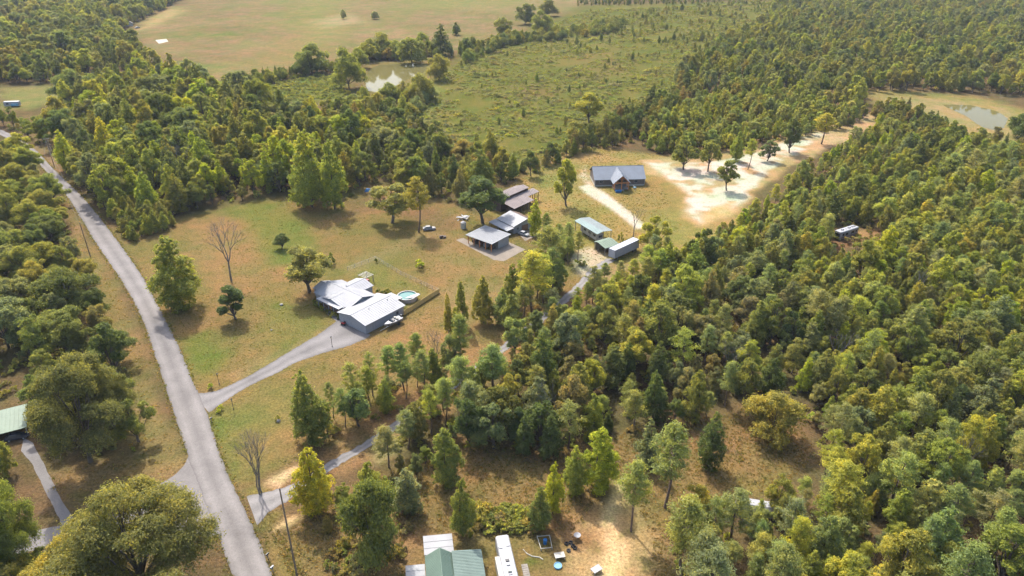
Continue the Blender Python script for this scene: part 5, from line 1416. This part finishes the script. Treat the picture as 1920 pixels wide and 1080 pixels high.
tp = empty('blue_tub', cm_ @ Vector((8.6, -7.4, 0)), R(6), 'bright blue tub on the ground before the cabin porch', 'tub')
part(MB().hexa([(-1.1, -0.5, 0), (1.1, -0.5, 0), (1.1, 0.5, 0), (-1.1, 0.5, 0)], [(-1.3, -0.65, 0.8), (1.3, -0.65, 0.8), (1.3, 0.65, 0.8), (-1.3, 0.65, 0.8)]), 'tub', BLUE, tp)
part(MB().box(-1.36, 1.36, -0.7, 0.7, 0.8, 0.86), 'rim', BLUE, tp)
tl = empty('swing_frame', cm_ @ Vector((15.4, -4.5, 0)), R(15), 'white pipe frame with a blue seat on the cabin lawn', 'swing')
part(MB().tube([(0, -2, 0), (0, -2, 1.6), (0.3, 0.6, 1.6), (0.3, 0.6, 0)], 0.08), 'frame', WHITE, tl); part(MB().box(0.6, 1.8, 0.5, 1.3, 0.4, 0.65), 'seat', LBLUE, tl)

# ------------------------------------------------------------------ carport with camper, green shed, semi trailer
rp = empty('tall_carport', (29.3, 225.2, 0), R(29), 'tall carport with pale teal roof sheltering a camper', 'carport')
plane_roof(rp, [(-0.2, 13.8, 3.75), (-0.2, -0.3, 3.75), (2.2, -0.3, 4.35), (2.2, 13.8, 4.35)], TEAL_ROOF, rib=0.8)
plane_roof(rp, [(6.3, -0.3, 3.9), (6.3, 13.8, 3.9), (2.2, 13.8, 4.35), (2.2, -0.3, 4.35)], metal('pale_grey_roof', (0.24, 0.275, 0.262)), rib=0.8)
posts(rp, [(0.1, y) for y in (0.1, 4.5, 9, 13.4)] + [(6.0, y) for y in (0.1, 4.5, 9, 13.4)], [3.6] * 4 + [3.78] * 4, 0.08, GREYWOOD)
part(MB().tube([(6.0, 0.1, 0.2), (3.9, 0.1, 3.6)], 0.07, 5), 'brace', GREYWOOD, rp)
rc = empty('sheltered_camper', rp.matrix_basis @ Vector((3.4, 0.9, 0)) if False else Vector((29.3, 225.2, 0)) + Matrix.Rotation(R(29), 3, 'Z') @ Vector((3.3, 0.9, 0)), R(119), 'cream camper parked under the tall teal-roofed carport', 'camper')
rv_box(rc, 0, 10.5, 0, 2.5, 0.55, 3.2, CREAM_P)
for x in (1.8, 4.6, 7.6): panel(rc, (x, 2.5, 2.1), 'y+', 1.4, 0.8, fmat=BLACK, cross=False)
panel(rc, (0.02, 1.25, 2.0), 'x-', 1.5, 1.0, fmat=GREYP); wheels(rc, (5.4, 6.3), (0.2, 2.3))
gs = empty('green_shed', (31.0, 215.4, 0), R(33), 'low open shed with pale green roof between carport and semi trailer', 'shed')
plane_roof(gs, [(0, 0, 2.7), (6.3, 0, 2.7), (6.3, 4.2, 3.45), (0, 4.2, 3.45)], PALEGREEN, rib=0.8)
plane_roof(gs, [(6.3, 6.0, 3.0), (0, 6.0, 3.0), (0, 4.2, 3.45), (6.3, 4.2, 3.45)], PALEGREEN, rib=0.8)
posts(gs, [(0.2, 0.3), (0.2, 3.9), (0.2, 5.7), (6.1, 0.3), (6.1, 5.7)], 2.65, 0.08)
part(MB().box(6.0, 6.12, 0.5, 5.5, 0, 2.6).box(0.5, 5.9, 5.62, 5.74, 0, 2.6), 'wall', GREYWOOD, gs)
part(MB().box(2, 4, 1.6, 3.2, 0, 1.1), 'stored_crate', DARKWOOD, gs)
st = empty('semi_trailer', (33.6, 210.8, 0), R(44), 'long white semi trailer box standing beside the green shed', 'trailer')
part(MB().box(0, 13.0, 0, 2.6, 1.15, 4.0), 'box', plain('blue_white_paint', (0.29, 0.31, 0.35), 0.5, vary=0.15), st)
rb = MB()
for i in range(22): rb.box(0.3 + i * 0.59, 0.36 + i * 0.59, -0.03, 0.0, 1.2, 3.95)
part(rb, 'side_ribs', WHITE, st)
part(MB().box(-0.05, 13.05, -0.04, 0.02, 3.95, 4.05).box(-0.05, 13.05, 2.58, 2.64, 3.95, 4.05).box(-0.05, 13.05, -0.045, 0.03, 1.05, 1.2), 'rail', STEEL, st)
part(MB().box(0.3, 12.5, 0.8, 1.8, 0.85, 1.14), 'chassis', BLACK, st)
for y in (0.15, 1.45): part(MB().box(12.98, 13.04, y, y + 1.0, 1.25, 3.9), 'rear_door', GREYP, st)
wheels(st, (10.6, 11.8), (0.3, 2.3), 0.5)
for y in (0.5, 2.1): part(MB().box(2.2, 2.4, y - 0.1, y + 0.1, 0, 1.14), 'landing_leg', STEEL, st)

# ------------------------------------------------------------------ green-roofed house by the camper
g = empty('green_roofed_house', (-14.9, 86.6, 0), R(9.5), 'green metal-roofed house with white additions at the bottom of the photo', 'house')
body(g, 0.2, 4.5, -9.0, -0.15, 3.1, 4.6, 'Y', GREENWALL, 'main_wall', rp=0.55)
gable_roof(g, 0.2, 4.5, -9.0, -0.15, 3.1, 4.6, 'Y', GREEN_ROOF, 0.25, rib=0.3, rp=0.55)
part(MB().box(4.6, 9.3, -5.2, -0.2, 0, 2.9), 'side_wall', GREENWALL, g)
plane_roof(g, [(9.7, -5.6, 3.0), (9.7, 0.1, 3.0), (4.56, 0.1, 3.55), (4.56, -5.6, 3.55)], LIGHTGREEN, 'side_roof', rib=0.3)
part(MB().box(0.2, 4.7, 0.1, 4.3, 0, 2.75), 'rear_wall', WHITE, g)
plane_roof(g, [(5.0, 0.28, 2.85), (5.0, 4.6, 2.85), (-0.1, 4.6, 3.1), (-0.1, 0.28, 3.1)], metal('white_flat_roof', (0.34, 0.34, 0.34)), 'rear_roof', rib=1.4)
plane_roof(g, [(-0.15, -3.6, 2.55), (-0.15, -1.1, 2.55), (-3.4, -1.1, 2.75), (-3.4, -3.6, 2.75)][::-1], metal('white_carport_roof', (0.34, 0.34, 0.33)), 'carport_roof', rib=0.9)
posts(g, [(-3.2, -1.3), (-3.2, -3.4), (-0.5, -3.4)], 2.5, 0.07, WHITE)
panel(g, (9.3, -2.5, 1.7), 'x+', 1.2, 1.1); panel(g, (6.8, -5.2, 1.6), 'y-', 1.2, 1.1); panel(g, (2.4, 4.3, 1.5), 'y+', 1.1, 1.0)
part(MB().box(4.7, 9.2, -6.8, -5.25, 0.3, 0.5), 'porch_deck', GREYWOOD, g)

lc = empty('green_carport', (-104.9, 122.2, 0), R(29), 'large carport with light green metal roof at the left edge', 'carport')
plane_roof(lc, [(-12, 0, 2.5), (0, 0, 2.5), (0, 8.4, 3.3), (-12, 8.4, 3.3)], PALEGREEN, rib=0.8)
posts(lc, [(-0.3, 0.4), (-0.3, 8.0), (-6, 0.4), (-11.6, 0.4), (-11.6, 8.0), (-6, 8.0)], [2.4, 3.1, 2.4, 2.4, 3.1, 3.1], 0.09, WHITE)
part(MB().box(-11.5, -0.5, 7.6, 7.72, 0, 3.0), 'rear_wall', GREYWOOD, lc)

# far buildings
fh = empty('far_house', W(228, 47), R(-55), 'small pale-roofed house among trees beside the far field', 'house')
body(fh, 0, 14, 0, 9, 3, 5, 'X', CREAM_P); gable_roof(fh, 0, 14, 0, 9, 3, 5, 'X', metal('tan_roof', (0.25, 0.22, 0.20)), 0.5, rib=0)
for x in (3, 8, 11.5): panel(fh, (x, 0, 1.7), 'y-', 1.5, 1.3)
panel(fh, (5.5, 0, 1.1), 'y-', 1.1, 2.1, 'front_door', WHITE, DARKWOOD, False); part(MB().box(10, 10.8, 6, 6.8, 4.0, 6.0), 'chimney', BRICK, fh)
fs = empty('far_shed', W(283, 18), R(-40), 'small white shed by the trees at the top of the far field', 'shed')
body(fs, 0, 7, 0, 5, 2.8, 4, 'X', WHITE); gable_roof(fs, 0, 7, 0, 5, 2.8, 4, 'X', GREY_ROOF, 0.3, rib=0); panel(fs, (3.5, 0, 1.1), 'y-', 1.4, 2.1, 'shed_door', WHITE, DARKWOOD, False)
car(W(248, 40), R(10), WHITE, 'white car parked beside the far pale-roofed house', 1.15)
fcar = car(W(258, 53), R(60), OLDCAR, 'grey car parked on bare ground below the far house', 1.15)

# ------------------------------------------------------------------ utility poles
def utility_pole(base, top_y, label, arm=True, guys=(), rz=0.3, lean=0.0):
    p = W(*base); hh = height_at(p, top_y)
    e = empty('utility_pole', p, rz, label, 'utility pole', 'wooden utility poles along the road')
    part(MB().tube([(0, 0, 0), (0.0 + lean, 0, hh)], [0.17, 0.11], 9), 'pole', plain('pole_wood', (0.16, 0.115, 0.08), 0.9, vary=0.3, scale=3), e)
    if arm:
        a = part(MB().box(-1.2 + lean, 1.2 + lean, -0.07, 0.05, hh - 0.7, hh - 0.55), 'crossarm', GREYWOOD, e)
        for x in (-1.1, -0.4, 0.4, 1.1): part(MB().cyl((x + lean, 0), 0.06, hh - 0.55, hh - 0.33, 8), 'insulator', WHITE, a)
    for gx_, gy_ in guys: part(MB().tube([(lean, 0, hh - 0.8), (gx_, gy_, 0)], 0.025, 4), 'guy_wire', STEEL, e)
    return p, hh
U1 = utility_pole((557, 1080), 915, 'tall wooden utility pole beside the road at the gravel lane', False)
U2 = utility_pole((170, 482), 417, 'thin leaning utility pole at the road edge in front of the oak wood', False, lean=-0.2)
U3 = utility_pole((102, 312), 258, 'utility pole with crossarm and guy wires where the road enters the woods', True, ((4.5, 1.0), (-4.5, 2.0)), 0.5)
def wires(a, b, label):
    pw = empty('power_line', (0, 0, 0), 0, label, 'power line')
    p0 = Vector((a[0].x, a[0].y, a[1] - 0.4)); p1 = Vector((b[0].x, b[0].y, b[1] - 0.4))
    for o in (-0.5, 0.5):
        pts = []
        for i in range(13):
            t = i / 12; q = p0.lerp(p1, t); pts.append(q + Vector((o, 0, -1.6 * 4 * t * (1 - t))))
        part(MB().tube(pts, 0.018, 4), 'wire', BLACK, pw)
wires(U3, U2, 'thin power line between the crossarm pole and the leaning pole')

# ------------------------------------------------------------------ mailboxes, rocks, yard things
def mailbox(px, label, mat):
    e = empty('mailbox', W(*px), R(60), label, 'mailbox', 'mailboxes at the road edge')
    part(MB().box(-0.06, 0.06, -0.06, 0.06, 0, 1.05), 'post', GREYWOOD, e)
    V = []; 
    for x in (-0.32, 0.32): V += [(x, -0.14, 1.06), (x, 0.14, 1.06), (x, 0.14, 1.22), (x, 0.08, 1.33), (x, -0.08, 1.33), (x, -0.14, 1.22)]
    part(MB().add(V, [(5, 4, 3, 2, 1, 0), tuple(range(6, 12))] + [(k, (k + 1) % 6, (k + 1) % 6 + 6, k + 6) for k in range(6)]), 'box', mat, e)
mailbox((397, 792), 'black mailbox on a post below the driveway mouth', BLACK); mailbox((503, 1048), 'dark mailbox by the road near the photo bottom, upper one', BLACK); mailbox((512, 1072), 'grey mailbox by the road near the photo bottom, lower one', STEEL)
def rock(px, r_, label, mat=None):
    bm = bmesh.new(); bmesh.ops.create_icosphere(bm, subdivisions=2, radius=r_)
    for v in bm.verts: v.co *= rnd.uniform(0.8, 1.15); v.co.z = max(v.co.z * 0.65, -r_ * 0.3)
    me = bpy.data.meshes.new('rock'); bm.to_mesh(me); bm.free(); me.materials.append(mat or CONC)
    o = link(bpy.data.objects.new('rock', me)); o.location = W(*px) + Vector((0, 0, r_ * 0.25)); tag(o, label, 'rock')
rock((528, 572), 0.55, 'dark grey boulder on the lawn beside the loose-crowned tree'); rock((509, 619), 0.3, 'small stone alone on the lawn above the driveway')
rock((522, 790), 0.5, 'low stone planter on the lawn below the driveway'); tree_thing('bush', W(521, 789), 1.5, 0.6, tint('olive'), 'sprig of green growing at the stone planter on the lawn')

tk = empty('water_tank', W(869, 428), 0, 'pale cylindrical water tank beside the workshop', 'tank')
part(MB().cyl((0, 0), 1.0, 0, 2.3, 24), 'tank', CREAM_P, tk); part(MB().cyl((0, 0), 1.0, 2.305, 2.75, 24, 0.3), 'lid', GREYP, tk)
sp_ = empty('scrap_pile', W(868, 410), 0.3, 'heap of grey boards and sheet metal behind the water tank', 'scrap pile')
for i in range(16):
    a = rnd.uniform(0, 3.14); L_ = rnd.uniform(1.2, 2.8); x, y, z = rnd.uniform(-2, 2), rnd.uniform(-1.5, 1.5), 0.05 + i * 0.06
    dx, dy = math.cos(a) * L_ / 2, math.sin(a) * L_ / 2; nx_, ny_ = -math.sin(a) * 0.25, math.cos(a) * 0.25
    t_ = rnd.uniform(-.3, .3)
    q = [(x - dx - nx_, y - dy - ny_, z), (x + dx - nx_, y + dy - ny_, z + abs(t_)), (x + dx + nx_, y + dy + ny_, z + abs(t_)), (x - dx + nx_, y - dy + ny_, z)]
    part(MB().hexa(q, [(p[0], p[1], p[2] + 0.06) for p in q]), 'board', rnd.choice([GREYWOOD, STEEL, GREYP, CONC]), sp_)
bp_ = empty('tarp_pile', W(692, 358), 0.2, 'bright blue tarp over a pile under the trees north of the lawn', 'tarp')
part(MB().hexa([(-1.8, -1.1, 0), (1.8, -1.1, 0), (1.8, 1.1, 0), (-1.8, 1.1, 0)], [(-1.0, -0.5, 1.0), (1.2, -0.6, 0.8), (1.0, 0.5, 0.9), (-1.1, 0.6, 1.1)]), 'tarp', BLUE, bp_)
fc = empty('flatbed_cart', W(830, 446), 0.3, 'small dark cart on dry grass right of the old vehicle', 'cart')
part(MB().box(-1.2, 1.2, -0.6, 0.6, 0.45, 0.6).box(-1.0, 0.2, -0.4, 0.4, 0.6, 0.95), 'bed', DARKWOOD, fc); wheels(fc, (-0.7, 0.7), (-0.62, 0.62), 0.3)
kp = empty('paddling_pool', W(1046, 1062), 0, 'small round blue paddling pool right of the camper', 'pool')
part(ring(0.62, 0.72, 0.0, 0.3, 24), 'wall', LBLUE, kp); part(MB().cyl((0, 0), 0.62, 0.01, 0.2, 24), 'water', LBLUE, kp)
pen = empty('garden_pen', W(1022, 1020), R(8), 'small wooden pen of rails behind the camper', 'pen')
for i, (a, b) in enumerate((((-1, -1.4), (1, -1.4)), ((1, -1.4), (1.1, 1.4)), ((1.1, 1.4), (-1.2, 1.5)), ((-1.2, 1.5), (-1, -1.4)))):
    part(MB().tube([(a[0], a[1], 0.5), (b[0], b[1], 0.5)], 0.07, 5), 'rail', CREAM_P, pen); part(MB().cyl(a, 0.08, 0, 0.6, 6), 'post', CREAM_P, pen)
bb = empty('blue_barrel', W(1022, 1019), 0, 'blue barrel standing inside the small wooden pen', 'barrel')
part(MB().cyl((0, 0), 0.34, 0, 0.9, 16), 'barrel', BLUE, bb); part(ring(0.30, 0.37, 0.88, 0.95, 16), 'rim', BLUE, bb)
for i, (x, y) in enumerate(((1062, 1020), (1070, 1018), (1074, 1024), (1066, 1033), (1078, 1028))):
    ty = link(bpy.data.objects.new('tyre', ring(0.2, 0.38, 0.0, 0.24, 18).mesh('tyre', TYRE))); ty.location = W(x, y); tag(ty, 'black tyre lying on the bare ground right of the wooden pen', 'tyre', 'tyres scattered in the yard')
def table(px, label, mat, rz=0.2):
    e = empty('yard_table', W(*px), rz, label, 'table')
    part(MB().box(-0.9, 0.9, -0.6, 0.6, 0.68, 0.75), 'tabletop', mat, e)
    for x in (-0.75, 0.75):
        for y in (-0.45, 0.45): part(MB().box(x - 0.04, x + 0.04, y - 0.04, y + 0.04, 0, 0.68), 'leg', mat, e)
table((1049, 1046), 'pale yard table right of the camper', CREAM_P); table((1118, 1072), 'white table beside the dirt track at the photo bottom', WHITE, 0.6)
pb = empty('pallet', W(986, 1072), R(10), 'tan wooden pallet walkway beside the camper', 'pallet')
for i in range(7): part(MB().box(-0.55, 0.55, -1.6 + i * 0.46, -1.2 + i * 0.46, 0.08, 0.12), 'slat', GREYWOOD, pb)
part(MB().box(-0.5, -0.4, -1.6, 1.6, 0, 0.08).box(0.4, 0.5, -1.6, 1.6, 0, 0.08), 'runner', GREYWOOD, pb)
ed = empty('garden_edging', (0, 0, 0), 0, 'curved pale edging log between the pen and the yard table', 'edging')
part(MB().tube([W(x, y, 0.08) for x, y in ((981, 1030), (988, 1038), (998, 1043), (1012, 1045), (1018, 1049))], 0.1, 6), 'log', CREAM_P, ed)
dh = empty('satellite_dish', W(1082, 1010), 0.4, 'grey dish on a stand right of the tyres', 'dish')
part(MB().cyl((0, 0), 0.05, 0, 0.8, 6), 'stand', STEEL, dh); part(MB().cyl((0, 0), 0.25, 0.8, 0.95, 20, 0.65), 'dish', GREYP, dh)
# ------------------------------------------------------------------ air
hm_ = bpy.data.materials.new('air'); hm_.use_nodes = True
hn = hm_.node_tree; hn.nodes.clear()
pv = hn.nodes.new('ShaderNodeVolumePrincipled'); ho = hn.nodes.new('ShaderNodeOutputMaterial')
pv.inputs['Density'].default_value = 0.00005
pv.inputs['Color'].default_value = (0.80, 0.88, 1.0, 1)
pv.inputs['Anisotropy'].default_value = 0.0
hn.links.new(pv.outputs[0], ho.inputs['Volume'])
tag(MB().box(-7000, 7000, -7000, 7500, -1.0, 108).build('haze', hm_), 'thin summer haze over the whole landscape', None, None, 'stuff')
